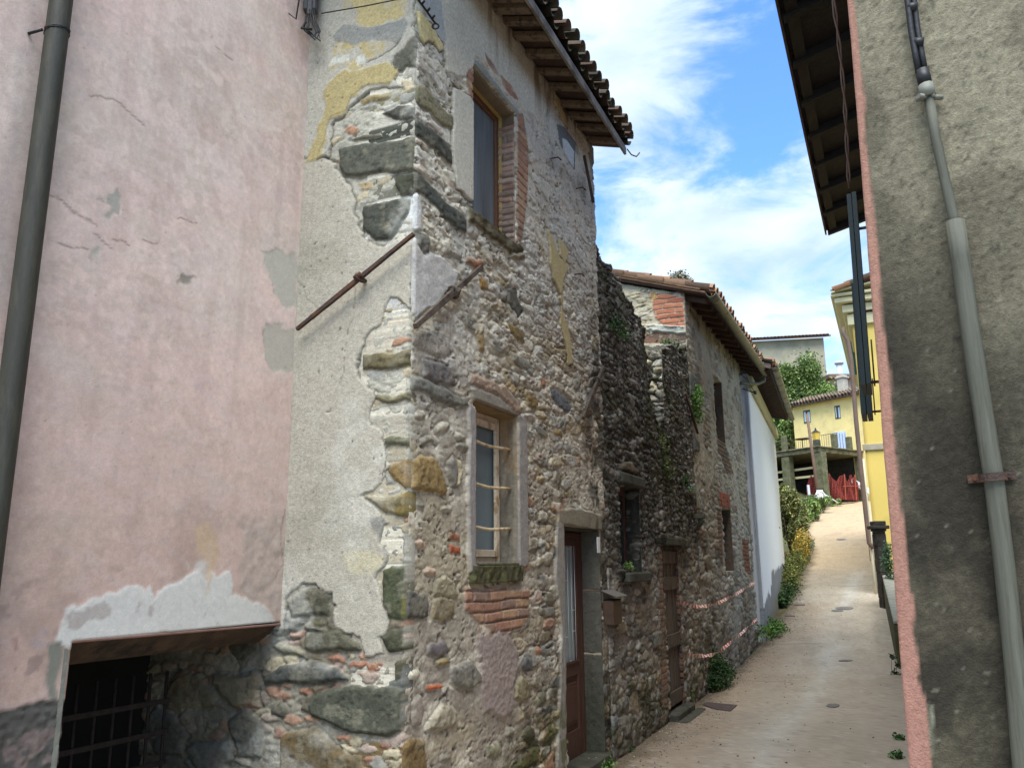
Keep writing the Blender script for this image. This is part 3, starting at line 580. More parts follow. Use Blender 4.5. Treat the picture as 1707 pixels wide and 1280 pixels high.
# upper plaster: white-grey strip, yellow coat, grey cement patch
skin(S,[(440,-80),(694,-80),(694,60),(676,75),(660,95),(655,118),(668,150),(640,146),(600,160),(575,190),(560,200),(545,262),(440,275)],lin(188,183,168,.87),.012)
Yp=skin(S,[(565,128),(600,118),(640,112),(668,116),(664,130),(650,140),(615,146),(590,160),(578,185),(560,196),(548,215),(538,262),(512,275),(528,225),(545,180),(540,150)],lin(188,172,122,.84),.017,edge=False)
m,d=S.reg([(530,270),(545,225),(556,196),(578,185),(590,160),(615,146),(650,140)],.008,.05);e=ss(.008,.001,np.abs(d-.004));S.paint(e,lin(84,76,60),.4)
m,d=S.reg([(585,-60),(694,-60),(694,20),(670,26),(640,42),(600,44),(575,40)],.02,.12);S.paint(m*ss(.38,.52,S.noise(.18,.25,4,71)),lin(200,182,126,.9),.85)
m,d=S.reg([(548,80),(580,68),(620,72),(640,72),(640,90),(620,100),(600,118),(560,122)],.02,.16);S.paint(m*ss(.35,.50,S.noise(.12,.12,4,72)),lin(192,174,122,.9),.85)
m,d=S.reg([(555,60),(575,45),(620,45),(650,42),(676,30),(684,40),(668,70),(645,72),(620,70),(590,76),(562,72)],.006,.05);S.paint(m,lin(158,158,150,.85));S.H+=m*.004
m,d=S.reg([(552,85),(575,82),(600,90),(605,110),(580,118),(560,110)],.02,.2);S.paint(m*ss(.48,.6,S.noise(.06,.06,4,73)),lin(205,206,194,.95),.9)
# white lime splashes and stains
S.paint(ss(.55,.68,S.noise(.4,.4,5,74)),lin(206,204,192,.95),.35);S.paint(ss(.58,.74,S.noise(.7,.35,5,75)),lin(150,144,126,.85),.35)
pits=ss(.85,.90,S.noise(.025,.022,2,76));S.H-=pits*.008;S.paint(pits,lin(100,94,82),.7)
# long hairline cracks
def crack(P_,pts,wd=.0045,depth=.006,col=lin(80,72,62),pix=True,k=.8):
    q=P_.px(pts) if pix else pts;dm=np.full(P_.U.shape,9.)
    X=P_.U+P_.wx*.06;Y=P_.Z+P_.wy*.06
    for i in range(len(q)-1):
        a=np.array(q[i]);b_=np.array(q[i+1]);e=b_-a;t=np.clip(((X-a[0])*e[0]+(Y-a[1])*e[1])/(e@e),0,1);dm=np.minimum(dm,np.hypot(X-a[0]-e[0]*t,Y-a[1]-e[1]*t))
    m=ss(wd*2.2,wd*.6,dm);P_.paint(m,col,k);P_.H-=m*depth
crack(S,[(595,465),(590,520),(578,590),(570,640)],.002,.003,k=.5);crack(S,[(500,470),(515,500),(545,520)],.002,.003,k=.3)
crack(S,[(640,790),(648,760),(636,730)],.003,.006);crack(S,[(670,62),(650,88),(630,100),(610,108)],.003,.006)
damp=ss(.9,.2,Z+.5*(S.noise(.4,.3,4,80)-.5));S.paint(damp*.5,lin(90,84,66,.8),.6)
ins=ss(.86,1.0,U)*(Z<1.35);S.paint(ins*ss(.3,.6,S.noise(.2,.2,4,81)),lin(96,88,72,.75),.55)
S.var(1,.18,.012,.010,50,3)
S.cut((Z>6.2).astype(float))
sw=S.build('side_wall',WALLM,stone_house,.10)
def reveal(P_,rect,depth,col,name,parent,painter=None,m=None,seed=9):
    u0,u1,z0,z1=rect;O=P_.O+P_.D*(u1-.004)
    R_=Panel(O,-P_.n,-.004,depth,z0+.002,z1-.002,.008,.008,col,seed=seed,flip=-1)
    R_.H+=(R_.noise(.05,.05,4,1)-.5)*.012;R_.var(1,.22,.10,.25,2);R_.var(1,.15,.015,.015,3)
    if painter: painter(R_)
    return R_.build(name,m or WALLM,parent,.01)
def lintel_under(P_,rect,depth,m,name,parent,th=.02):
    u0,u1,z0,z1=rect;mb=MB();P_.box(mb,u0+.003,u1-.003,z1-th,z1+.002,-.012,-depth);return mb.build(name,m,parent)
# ---- upper window
r=OP['up'];d=.13
def brickrev(R_):
    R_.bricks(np.ones_like(R_.U)*(R_.Z<5.08),[lin(178,142,124,.84),lin(166,130,114,.82),lin(184,158,142,.86),lin(160,136,122,.8)],lin(160,150,138,.8),.018,row=.052,ln=.3,cv=.3)
    R_.paint((R_.Z>=5.08)*1.,lin(120,104,84,.8))
reveal(F,r,d,cream,'brick_jamb',stone_house,brickrev)
lintel_under(F,r,.2,mat('lintel_plaster',lin(126,112,92),.9,var=.2),'lintel',stone_house)
def window(P_,rect,depth,frame_m,pane_m,parent,fw=.05,mull=False,name='window',frame2=None,curtain_reflection=None):
    u0,u1,z0,z1=rect;mb=MB();t=.045;a=-depth-.002
    P_.box(mb,u0,u0+fw,z0,z1,a,a-t);P_.box(mb,u1-fw,u1,z0,z1,a,a-t);P_.box(mb,u0+fw,u1-fw,z1-fw,z1,a,a-t);P_.box(mb,u0+fw,u1-fw,z0,z0+fw,a,a-t)
    if mull: c=(u0+u1)/2;P_.box(mb,c-fw*.6,c+fw*.6,z0+fw,z1-fw,a+.004,a-t+.004)
    f=mb.build(name,frame_m,parent,bevel=.003)
    if frame2 is not None:
        mb=MB();g=.012;P_.box(mb,u1-g,u1,z0,z1,a+.03,a+.004);P_.box(mb,u0,u1-g,z1-g,z1,a+.03,a+.004);mb.build('frame_trim',frame2,f)
    mb=MB();P_.box(mb,u0+fw-.005,u1-fw+.005,z0+fw-.005,z1-fw+.005,a-t*.5,a-t*.5-.006);mb.build('pane',pane_m,f)
    return f
reflg=glassmat('blue_reflecting_glass',(.16,.19,.20),.10)
wdw=window(F,(r[0]+.003,r[1]-.006,r[2]+.002,r[3]-.022),d,framebrown,reflg,stone_house,.055,frame2=mat('ochre_trim',lin(176,152,96),.6,var=.1))
mb=MB()
for ua,ub,zt_ in ((.06,.30,.06),(.31,.47,.09),(.475,.66,.06)): F.box(mb,r[0]+ua,min(r[0]+ub,r[1]-.08),r[2]+.06,r[3]-zt_,-d-.0205,-d-.0225-ua*.003)  # curtain panels that also imitate the pane's soft vertical reflections by colour
mb.build('curtain_reflection',mat('grey_curtain_reflection',lin(104,112,114),.35,var=.35,scale=2.2,stretch=(5,5,.5),bump=.1),wdw)
# ---- lower window with three bars
r=OP['low'];d=.14
def plasrev(R_):
    R_.paint(ss(.4,.6,R_.noise(.08,.35,4,5))*ss(1.9,2.3,R_.Z),lin(176,140,96,.8),.7);R_.paint(ss(.45,.65,R_.noise(.06,.5,4,6)),lin(110,104,92,.75),.6)
reveal(F,r,d,lin(150,140,122,.85),'plaster_jamb',stone_house,plasrev)
lintel_under(F,r,.2,mat('lintel_plaster_tan',lin(136,112,80),.9,var=.3),'lintel',stone_house)
wf=window(F,(r[0]+.003,r[1]-.006,r[2]+.004,r[3]-.022),d,framecream,netm,stone_house,.045)
mb=MB();c0,c1=r[0]+.045,r[1]-.05;a=-d+.004
for (x0,x1,y0,y1) in ((c0,c0+.045,r[2]+.05,r[3]-.07),(c1-.05,c1,r[2]+.05,r[3]-.07),(c0+.045,c1-.05,r[3]-.12,r[3]-.07),(c0+.045,c1-.05,r[2]+.05,r[2]+.1)): F.box(mb,x0,x1,y0,y1,a+.012,a-.01)
mb.build('sash',framecream,wf,bevel=.003)
for z in (2.42,2.13,1.84):
    mb=MB();pts=[F.P(u,z+.008*math.sin(u*9),-.055) for u in np.linspace(r[0]-.0,r[1]-.005,7)];mb.tube(pts,.011,8);mb.build('window_bar',creamiron,stone_house)
mb=MB();F.box(mb,r[0]+.01,r[1]-.01,r[2]-.006,r[2]+.012,.02,-d-.03);mb.build('window_sill',sillm,stone_house,bevel=.004)
# mossy sill band below the lower window
SB=Panel(F.O,F.D,r[0]-.05,r[1]+.04,r[2]-.12,r[2]-.004,.008,.008,lin(86,82,60,.75),seed=31)
SB.H+=.03+(SB.noise(.05,.05,4,1)-.5)*.03;SB.paint(ss(.42,.6,SB.noise(.06,.04,4,2)),lin(100,100,66,.7));SB.var(1,.4,.03,.05,3)
SB.build('sill_edge',WALLM,stone_house,.06)
# ---- door
r=OP['door'];d=.17;u0,u1=r[0],r[1]
def jambrev(R_):
    for z in (.80,1.35):
        m=ss(.010,.004,np.abs(R_.Z-z-.02*(R_.noise(.1,.1,3,4)-.5)));R_.H-=m*.012;R_.paint(m,lin(40,40,34),.8)
    R_.paint(ss(1.0,.2,R_.Z+.4*(R_.noise(.1,.4,4,5)-.5)),lin(62,66,48,.7),.6)
reveal(F,(u0,u1,-.45,r[3]),d,lin(108,105,94,.75),'stone_jamb',stone_house,jambrev)
lintel_under(F,r,.25,darkstone,'door_lintel',stone_house)
mb=MB();F.box(mb,u0-.02,u1+.05,-.45,-.02,.05,-.34);mb.build('doorstep',darkstone,stone_house,bevel=.01)
door=None;zt=r[3]-.03;c=u0+.22
mb=MB();a=-d
def rail(x0,x1,y0,y1,o0=0.,o1=-.045): F.box(mb,x0,x1,y0,y1,a+o0,a+o1)
rail(u0,u0+.05,-.02,zt);rail(u1-.05,u1,-.02,zt);rail(u0+.05,u1-.05,zt-.05,zt)             # frame
door=mb.build('door',doorwood,stone_house,bevel=.003)
mb=MB();a=-d-.006
s0,s1=u0+.05,c
rail(s0,s0+.05,-.018,zt-.052);rail(s1-.05,s1-.003,-.018,zt-.052)
for y0,y1 in ((-.018,.12),(.70,.80),(zt-.14,zt-.052)): rail(s0+.05,s1-.05,y0,y1)
rail(s0+.05,s1-.05,.12,.70,-.016,-.03);rail(s0+.05,s1-.05,.80,zt-.14,-.016,-.03)
mb.build('narrow_leaf',doorwood,door,bevel=.003)
mb=MB();s0,s1=c+.002,u1-.052
rail(s0,s0+.10,-.018,zt-.052,.004);rail(s1-.10,s1,-.018,zt-.052,.004)
for y0,y1 in ((-.018,.20),(.64,.76),(zt-.12,zt-.052)): rail(s0+.10,s1-.10,y0,y1,.004)
rail(s0+.10,s1-.10,.20,.64,-.016,-.03);rail(s0+.135,s1-.135,.25,.59,.0,-.016);rail(s0+.165,s1-.165,.28,.56,.008,0)
rail(s0+.09,s1-.09,.745,.77,.016,.004);rail(s0-.006,s0+.012,-.018,zt-.052,.014,.004)
wide=mb.build('glazed_leaf',doorwood,door,bevel=.004)
g0,g1,h0,h1=s0+.10,s1-.10,.76,zt-.12
mb=MB();rail(g0,g1,h0,h1,-.028,-.034);mb.build('pane',glassmat('pale_door_glass',tuple(lin(166,182,184)),.25),door)
mb=MB();R_=np.random.RandomState(4)
for k in range(6):
    uu=g0+(g1-g0)*k/5;mb.tube([F.P(uu,h0,a-.012),F.P(uu,h1,a-.012)],.0035,6)
for k in range(5):
    for q in range(2):
        z=h0+(h1-h0)*R_.rand();ua=g0+(g1-g0)*k/5;mb.tube([F.P(ua,z,a-.012),F.P(ua+(g1-g0)/5,z,a-.012)],.003,6)
mb.build('grille',mat('white_leading',lin(214,220,220),.5,var=.05),door)
mb=MB();mb.tube([F.P(s0+.03,.98,a+.004),F.P(s0+.03,.98,a+.045),F.P(s0+.03,1.02,a+.055),F.P(s0+.03,1.10,a+.055),F.P(s0+.03,1.14,a+.045),F.P(s0+.03,1.14,a+.004)],.006,6);mb.build('door_handle',mat('brass',lin(150,130,90),.4,.6,var=.1),door)
# ---- iron wall anchors
def anchor(pA,pB,pk,P_,o,wd,name_m,twist=0.,seed=1):
    A=P_.P(*P_.px([pA],o)[0],o);Bp=P_.P(*P_.px([pB],o)[0],o);K=P_.P(*P_.px([pk],o)[0],o)
    n=np.array([*P_.n,0]);t=(Bp-A)/np.linalg.norm(Bp-A);sd_=np.cross(t,n);mb=MB()
    ks=np.linspace(0,1,9)
    for i in range(8):
        a_=A+(Bp-A)*ks[i];b_=A+(Bp-A)*ks[i+1]
        w0=wd*(.75+.25*math.sin(math.pi*min(ks[i]*1.4,1)));
        mb.box(a_-sd_*w0/2-n*.012,(b_-a_),sd_*w0,n*.024)
    K=A+t*np.dot(K-A,t)
    # forged eye clasping the bar
    ring=[K+sd_*(wd*.95)*math.cos(q)+n*(.036)*math.sin(q) for q in np.linspace(0,2*math.pi,11)]
    mb.tube(ring,.011,6,cap=False);mb.tube([K+n*.03-t*.02,K+n*.03+t*.03],.016,6)
    mb.tube([K-n*.12,K+n*.01],.014,6)
    return mb.build('wall_anchor',name_m,stone_house,bevel=0)
anchor((692,544),(803,445),(757,490),F,.06,.042,ironold)
anchor((972,697),(1006,612),(999,645),F,.06,.05,ironold)
anchor((495,549),(690,390),(597,458),S,.07,.026,iron)
# hooks in the facade
for (x,y) in ((960,315),(918,265),(957,458)):
    u_,z_=F.px([(x,y)])[0];mb=MB();mb.tube([F.P(u_,z_,-.02),F.P(u_,z_,.07),F.P(u_+.03,z_-.02,.09),F.P(u_+.05,z_+.01,.07)],.006,6);mb.build('wall_hook',iron,stone_house)
# leaning iron strut under the eave at the far end
mb=MB();a_=F.P(*F.px([(966,262)])[0],.05);b_=F.P(*F.px([(989,338)],.12)[0],.12);mb.tube([a_,b_],.016,6);mb.build('iron_strut',iron,stone_house)
# ---- roof of the stone house
OV=.33;zl=lambda u:np.interp(u,[-3.6,-1,.9],[5.83,5.80,5.76])
SL=math.radians(17)
roof_deck(stone_house,F,-3.3,.82,lambda u:zl(u)+.045,SL,OV,2.6,m=darkwood)
tile_roof(stone_house,F,-3.2,.84,lambda u:zl(u)+.03,SL,OV+.07,2.4,5,pitch=.155,r=.064,lift=.02,cols=[lin(92,86,72,.7),lin(104,90,74,.7),lin(80,78,64,.7),lin(112,92,76,.7)])
mb=MB()
for i in range(9):
    ua=-3.3+i*.46;ub=min(ua+.46,.83);pa=F.P(ua,zl(ua)-.03,OV+.025);pb=F.P(ub,zl(ub)-.03,OV+.025);mb.box(pa-np.array([*F.n,0])*.025,pb-pa,np.array([*F.n,0])*.025,(0,0,.085))
mb.build('fascia_board',greywood,stone_house,bevel=.003)
for (x,y) in ((810,-48),(822,-20),(838,14),(855,52),(876,88),(897,118),(915,143),(934,168),(948,188),(962,209),(977,232)):
    u_=F.px([(x,y)])[0][0];rr=random.Random(int(x));mb=MB();hh=.055+.015*rr.random();w_=.06+.02*rr.random();dz=rr.uniform(-.008,.008)
    pts=[]
    za=zl(u_)+.04-hh;zb=za+(OV+.5)*math.tan(SL)
    o0=OV-.01;mb.box(F.P(u_-w_/2,za+dz,o0),np.array([*(F.D*w_),0]),np.array([*(-F.n*(OV+.5)),(OV+.5)*math.tan(SL)]),(0,0,hh));mb.build('rafter',oldwood,stone_house,bevel=.008)
mb=MB();e=F.P(.84,5.80,OV+.03);mb.tube([e,e+np.array([.05,.04,-.045]),e+np.array([.11,.09,-.04]),e+np.array([.15,.12,.02])],.007,6);mb.build('eave_hook',iron,stone_house)
# ---- cable bracket in the corner and cables (things of their own)
cb=empty('cable_junction',(*(S.P(.86,0,.05)[:2]),5.2),'dark cable junction with wire loop in the corner beside the pink wall','cable junction')
mb=MB();c=S.P(*S.px([(520,15)],.08)[0],.08);cc_=c
mb.box(c-np.array([.05,.05,.04]),(.09,0,0),(0,.07,0),(0,0,.30));mb.box(c+np.array([-.02,-.06,-.09]),(.04,0,0),(0,.05,0),(0,0,.12));mb.build('junction_box',mat('grey_box',lin(70,70,72),.6,var=.2,bump=.2),cb,bevel=.008)
mb=MB();R_=np.random.RandomState(3)
for k in range(4):
    q=c+np.array([R_.uniform(-.02,.05),-.06,-.05]);mb.tube([q,q+np.array([.02,0,-.10]),q+np.array([.05,0,-.17]),q+np.array([.01+.02*k,0,-.215-.01*k]),q+np.array([-.03,0,-.16]),q+np.array([-.02,0,-.05])],.005,6)
mb.tube([c+np.array([-.02,-.06,-.15]),c+np.array([-.04,-.08,-.21]),c+np.array([.03,-.08,-.22])],.009,6);mb.build('wire_loop',blackmetal,cb)
mb=MB();mb.tube([c+np.array([-.19,-.06,.08]),c+np.array([-.20,-.10,-.05]),c+np.array([-.07,-.12,-.17]),c+np.array([-.05,-.1,.12])],.006,6);mb.tube([c+np.array([-.21,-.05,.06]),c+np.array([-.17,-.10,.02])],.02,6);mb.build('wire_stay',blackmetal,cb)
def settle(o):
    """put a mesh thing's origin at its own base centre"""
    me=o.data;co=np.empty(len(me.vertices)*3,np.float32);me.vertices.foreach_get('co',co);co=co.reshape(-1,3);lo=co.min(0);hi=co.max(0);c=np.array([(lo[0]+hi[0])/2,(lo[1]+hi[1])/2,lo[2]],np.float32)
    me.vertices.foreach_set('co',(co-c).ravel());me.update();o.location=tuple(map(float,c));return o
mb=MB();a_=S.P(*S.px([(536,23)],.12)[0],.12);b_=S.P(*S.px([(690,-6)],.10)[0],.10);mb.tube([a_,(a_+b_)/2-np.array([0,0,.006]),b_,b_+np.array([.2,.05,.02])],.004,6);tag(settle(mb.build('cable',blackmetal)),'thin taut dark cable crossing the yellowed plaster at the top of the wall','cable')
mb=MB();pts=[F.P(*F.px([p],.06)[0],.06) for p in ((690,-30),(697,0),(703,8),(712,20),(720,32),(726,40))];mb.tube(pts,.008,6)
for k in (2,3,4): mb.tube([pts[k],pts[k]+np.array([.02,-.02,.012])],.008,5)
e=pts[-1];mb.tube([e+np.array([.022*math.cos(q),.01*math.sin(q),.028*math.sin(q)-.02]) for q in np.linspace(0,6.3,10)],.006,6);tag(settle(mb.build('insulator_chain',blackmetal)),'short dark chain with a ring end at the upper corner of the stone house','cable fitting')
# ---- mailbox and house number plate
u_,z_=F.px([(1027,1040)],.08)[0];mbx=empty('mailbox',F.P(u_,z_,.0),'small brown metal mailbox with a sloping lid right of the brown door','mailbox')
mb=MB();F.box(mb,u_-.13,u_+.13,z_,z_+.21,.002,.10);mb.build('box',mat('brown_metal',lin(98,76,62),.5,.2,var=.15,bump=.1,grime=tuple(lin(80,66,56))),mbx,bevel=.004)
mb=MB();F.box(mb,u_-.12,u_+.12,z_+.212,z_+.225,.002,.10);mb.build('slot',interior,mbx)
mb=MB();q=F.P(u_-.16,z_+.30,.0);mb.box(q,np.array([*(F.D*.32),0]),np.array([*(F.n*.15),-.055]),(0,0,.008));F.box(mb,u_-.15,u_+.15,z_+.2,z_+.30,.0,.006);mb.build('lid',mat('grey_metal',lin(128,120,112),.5,.3,var=.1),mbx)
mb=MB();a_=F.px([(1000,895)],.05)[0];F.box(mb,a_[0]-.035,a_[0]+.045,1.69,1.83,.03,.036);np_=mb.build('number_plate',mat('white_enamel',lin(222,224,226),.35,var=.04,bump=.05),None,bevel=.001);tag(settle(np_),'small white plate on the wall just right of the brown door','plate')
# ============================================================ PINK HOUSE (left, with cellar opening)
AZP=27.; DP=az(AZP); OP_=CN+SA*.846
K=Panel(OP_,DP,-2.6,.0,-.45,6.3,.011,.010,lin(203,178,174,.93),seed=8)
U,Z=K.U,K.Z
pk1=lin(212,190,190,.95);pk2=lin(196,160,158,.9);gy=lin(190,182,172,.92)
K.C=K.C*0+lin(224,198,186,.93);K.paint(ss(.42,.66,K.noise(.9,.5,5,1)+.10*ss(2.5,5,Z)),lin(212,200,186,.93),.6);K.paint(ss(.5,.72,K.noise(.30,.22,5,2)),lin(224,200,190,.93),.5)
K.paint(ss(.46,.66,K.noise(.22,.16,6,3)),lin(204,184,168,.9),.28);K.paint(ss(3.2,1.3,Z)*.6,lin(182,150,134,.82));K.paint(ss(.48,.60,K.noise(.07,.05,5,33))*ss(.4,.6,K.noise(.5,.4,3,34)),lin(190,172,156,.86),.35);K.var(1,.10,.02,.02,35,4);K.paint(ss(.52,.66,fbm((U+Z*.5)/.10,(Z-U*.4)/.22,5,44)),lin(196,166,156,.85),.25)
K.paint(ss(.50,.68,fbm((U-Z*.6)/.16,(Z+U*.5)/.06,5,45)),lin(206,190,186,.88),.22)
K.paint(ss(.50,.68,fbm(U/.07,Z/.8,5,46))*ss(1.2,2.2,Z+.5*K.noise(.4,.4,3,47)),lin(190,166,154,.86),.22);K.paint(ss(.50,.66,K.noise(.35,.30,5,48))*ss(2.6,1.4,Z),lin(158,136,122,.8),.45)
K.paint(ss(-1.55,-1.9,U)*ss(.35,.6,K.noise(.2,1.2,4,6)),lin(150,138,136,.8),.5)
K.H+=(K.noise(.5,.5,3,7)-.5)*.012+(K.noise(.06,.05,4,8)-.5)*.002
for q,c in (([(440,425),(465,418),(500,420),(500,500),(488,512),(465,500),(448,478)],lin(176,174,160,.9)),([(445,545),(470,540),(500,548),(500,620),(470,618),(445,600)],lin(172,168,154,.9)),
            ([(176,325),(188,322),(190,340),(186,360),(178,370),(176,352),(168,348)],lin(158,160,148,.85)),([(305,452),(314,449),(328,460),(322,470),(316,474),(306,464)],lin(140,134,120,.8)),
            ([(152,418),(168,424),(165,434),(150,430)],lin(170,168,156,.85))):
    m,d=K.reg(q,.010,.16);K.paint(m,c*1.12,.85);K.H-=m*.002;K.paint(ss(.010,.001,np.abs(d))*ss(.45,.6,K.noise(.05,.05,3,51)),lin(150,130,120),.5);K.paint(ss(.06,.0,d)*(1-m)*ss(.4,.6,K.noise(.03,.03,4,52)),lin(206,196,184,.88),.5)
m,d=K.reg([(98,1075),(104,1040),(110,1012),(122,1000),(160,1000),(195,988),(215,972),(228,970),(240,982),(255,976),(262,992),(268,980),(290,975),(300,962),(330,958),(345,968),(352,950),(365,960),(380,955),(390,975),(388,985),(420,1000),(450,1022),(462,1040),(300,1060)],.007,.10)
K.paint(m,lin(206,204,196,.92),.97);K.H+=m*.003;K.var(m,.08,.2,.1,10)
m,d=K.reg([(290,945),(330,925),(380,950),(370,965),(300,975)],.03,.25);K.paint(m*ss(.45,.58,K.noise(.07,.07,4,11)),lin(196,192,184,.95),.8)
m,d=K.reg([(325,880),(345,870),(360,890),(360,940),(348,985),(340,940),(325,915)],.02,.1);K.paint(m,lin(196,170,138,.9),.7)
m,d=K.reg([(400,870),(480,850),(480,1040),(440,1020),(400,985)],.04,.15);K.paint(m,lin(168,158,146,.88),.6);K.H+=m*(K.noise(.05,.05,4,12)-.5)*.01
m,d=K.reg([(86,1072),(104,1070),(101,1110),(98,1160),(90,1200),(82,1130)],.01,.06);K.paint(m,lin(130,134,122,.8),.9)
plin=ss(1.045,1.03,Z+.03*(K.noise(.08,.5,3,13)-.5));K.paint(plin,lin(98,96,90,.75));K.H+=plin*((K.noise(.02,.02,3,14)-.5)*.02-.004)
K.paint(ss(.66,.72,K.noise(.12,.10,4,15))*ss(1.9,1.2,Z)*.6,lin(150,130,124,.8))
for q in ([(22,1065),(32,1060),(34,1082),(24,1088)],):
    m,d=K.reg(q,.01,.08);K.paint(m,lin(150,104,98),.6)
m,d=K.reg([(60,1055),(80,1050),(84,1075),(62,1080)],.02,.1);K.paint(m*ss(.4,.6,K.noise(.04,.04,3,16)),lin(150,146,156),.7)
for q in ([(75,325),(100,333),(130,352),(160,380)],[(150,155),(190,162),(215,185),(240,208)],[(155,395),(175,405),(190,415)],[(190,398),(205,402),(212,412)],[(355,75),(385,98)],[(70,250),(90,290)],[(240,400),(265,405)],[(80,395),(120,410),(145,420)],[(300,365),(325,372)],[(472,850),(466,900),(474,935),(460,960)]):
    crack(K,q,.0036,.0008,col=lin(120,102,92),k=.6)
sp=ss(.90,.94,K.noise(.02,.02,2,17));K.H-=sp*.001;K.paint(sp,lin(150,130,124),.5)
hr=K.hole(-1.335,.02,-.45,1.285)
K.D_=None
pink_house=empty('pink_house',(*(OP_-DP*1.3),-.45),'faded pink rendered house wall at the left edge above a barred cellar opening','house')
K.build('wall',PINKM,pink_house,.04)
# slanting plastered head of the cellar recess
mb=MB();segs=10;V=[];rd=.9
def kp(u,z,o):
    q=K.O+K.D*u+K.n*o;return np.array([q[0],q[1],z])
mb.face([kp(-1.335,1.29,.0),kp(.0,1.272,.0),kp(.02,1.16,-.16),kp(-1.335,1.16,-.16)][::-1]);mb.face([kp(-1.335,1.16,-.16),kp(.02,1.16,-.16),kp(.02,1.16,-.95),kp(-1.335,1.16,-.95)][::-1])
mb.build('cellar_head',mat('stained_plaster',lin(84,66,54,.8),.9,var=.4,scale=7,bump=.5,grime=tuple(lin(48,40,34,.8)),gscale=5),pink_house)
mb=MB();mb.box(kp(-1.335,1.27,.006),np.array([*(DP*1.33),-.012]),np.array([*(-K.n*.04),0]),(0,0,.014));mb.build('drip_edge',mat('brown_edge',lin(120,92,82),.8),pink_house,bevel=.004)
mb=MB();mb.box(kp(-1.345,-.45,.0),np.array([*(DP*-.02),0]),np.array([*(-K.n*.5),0]),(0,0,1.7));mb.build('cellar_jamb',mat('grey_render',lin(120,120,110),.9,bump=.6),pink_house)
mb=MB();mb.box(kp(-3.0,-.45,-.05),np.array([*(DP*1.64),0]),np.array([*(-K.n*1.6),0]),(0,0,6.6));mb.box(kp(-1.36,1.3,-.05),np.array([*(DP*1.34),0]),np.array([*(-K.n*1.6),0]),(0,0,4.85));mb.box(kp(-1.36,-.45,-1.05),np.array([*(DP*1.5),0]),np.array([*(-K.n*.6),0]),(0,0,1.72));mb.build('light_block_core',interior,pink_house)  # added dark boxes that block light behind the wall and close the cellar
grt=empty('cellar_grating',kp(-1.0,-.4,-.62),'rusty iron bar grating set deep in the dark cellar opening under the pink wall','grating')
od=-.62;g0,g1=-1.6,-.02
gp=lambda px,py:onplane(px,py,OP_+K.n*od,DP)
zr=[gp(200,1182)[1],gp(190,1235)[1]];dzr=zr[0]-zr[1];us=gp(285,1150)[0]
for i in range(5):
    mb=MB();z=zr[0]-i*dzr*1.05;mb.box(kp(us-1.5,z-.012,od-.01),np.array([*(DP*1.5),.0]),np.array([*(K.n*.012),0]),(0,0,.028));mb.build('flat_bar',mat('dark_rusty_iron',lin(44,36,32),.8,var=.4,scale=25,bump=.4),grt)
for i in range(13):
    mb=MB();u_=us-.02-i*.115;mb.tube([kp(u_,-.40,od-.02),kp(u_+.004,.5,od-.018),kp(u_,1.0,od-.02)],.009,6);mb.build('upright_bar',MATS['dark_rusty_iron'],grt)
# down pipe
mb=MB()
pu=onplane(70,250,OP_+K.n*.10,DP)[0]
mb.tube([kp(pu,z,.10) for z in (-.4,1.,2.,3.,4.,5.,6.2)],.050,16)
dpp=mb.build('drainpipe',pipedark,pink_house)
mb=MB();zc=onplane(80,48,OP_+K.n*.10,DP)[1]
for k in range(3):
    mb.tube([kp(pu+.052*math.cos(q),zc+.012*k+.02*math.sin(q+k),.10+.052*math.sin(q)) for q in np.linspace(0,6.283,14)],.0025,5,cap=False)
mb.tube([kp(pu-.05,zc,.07),kp(pu-.07,zc-.01,.0)],.007,6);mb.build('pipe_tie',blackmetal,dpp)
# ============================================================ RUINED WALL
W=Panel(O_F,D0,.80,4.87,-.45,4.85,.013,.011,lin(104,100,88,.75),seed=12)
U,Z=W.U,W.Z;W.ds=.4
darkst=[lin(104,101,92,.72),lin(88,87,80,.7),lin(132,130,120,.8),lin(76,75,68,.66),lin(152,148,138,.85),lin(112,105,88,.72)]
ltst=[lin(172,170,158,.85),lin(150,146,132,.8),lin(184,176,156,.85),lin(132,130,122,.75),lin(158,142,114,.8),lin(204,200,188,.9)]
lo_=ss(2.0,1.3,Z+.5*(W.noise(.6,.5,4,1)-.5))
W.C=W.C*0+lin(98,94,84,.7);W.paint(lo_,lin(162,154,140,.85));lft=ss(1.25,.85,U+.25*(W.noise(.3,.5,4,2)-.5))*ss(1.2,2.0,Z)
W.paint(lft*.4,lin(150,140,120,.8))
W.var(1,.3,.10,.07,3);W.H+=(W.noise(.05,.035,5,4)-.5)*.03+(W.noise(.5,.4,3,5)-.5)*.06
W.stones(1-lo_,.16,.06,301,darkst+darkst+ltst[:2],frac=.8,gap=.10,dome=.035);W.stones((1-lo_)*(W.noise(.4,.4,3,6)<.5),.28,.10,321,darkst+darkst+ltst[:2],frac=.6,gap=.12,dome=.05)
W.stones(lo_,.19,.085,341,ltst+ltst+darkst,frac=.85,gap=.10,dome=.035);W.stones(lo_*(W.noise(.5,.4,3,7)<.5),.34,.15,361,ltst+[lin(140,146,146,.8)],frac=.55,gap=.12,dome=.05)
W.paint(ss(.45,.62,W.noise(.12,.35,5,8))*(1-lo_)*.75,lin(66,65,57,.66));W.paint(ss(.60,.70,W.noise(.05,.03,4,9)),lin(176,174,164,.8),.6)
mossy=ss(.50,.62,W.noise(.25,.25,5,10)+.22*np.exp(-((U-3.1)/.5)**2)*(Z>2.2)-.06)*ss(1.9,2.4,Z);W.paint(mossy,lin(80,84,48,.62),.45)
W.paint(ss(.8,.2,Z+.5*(W.noise(.3,.3,4,11)-.5))*ss(.4,.6,W.noise(.12,.12,4,12)),lin(78,86,46,.65),.65)
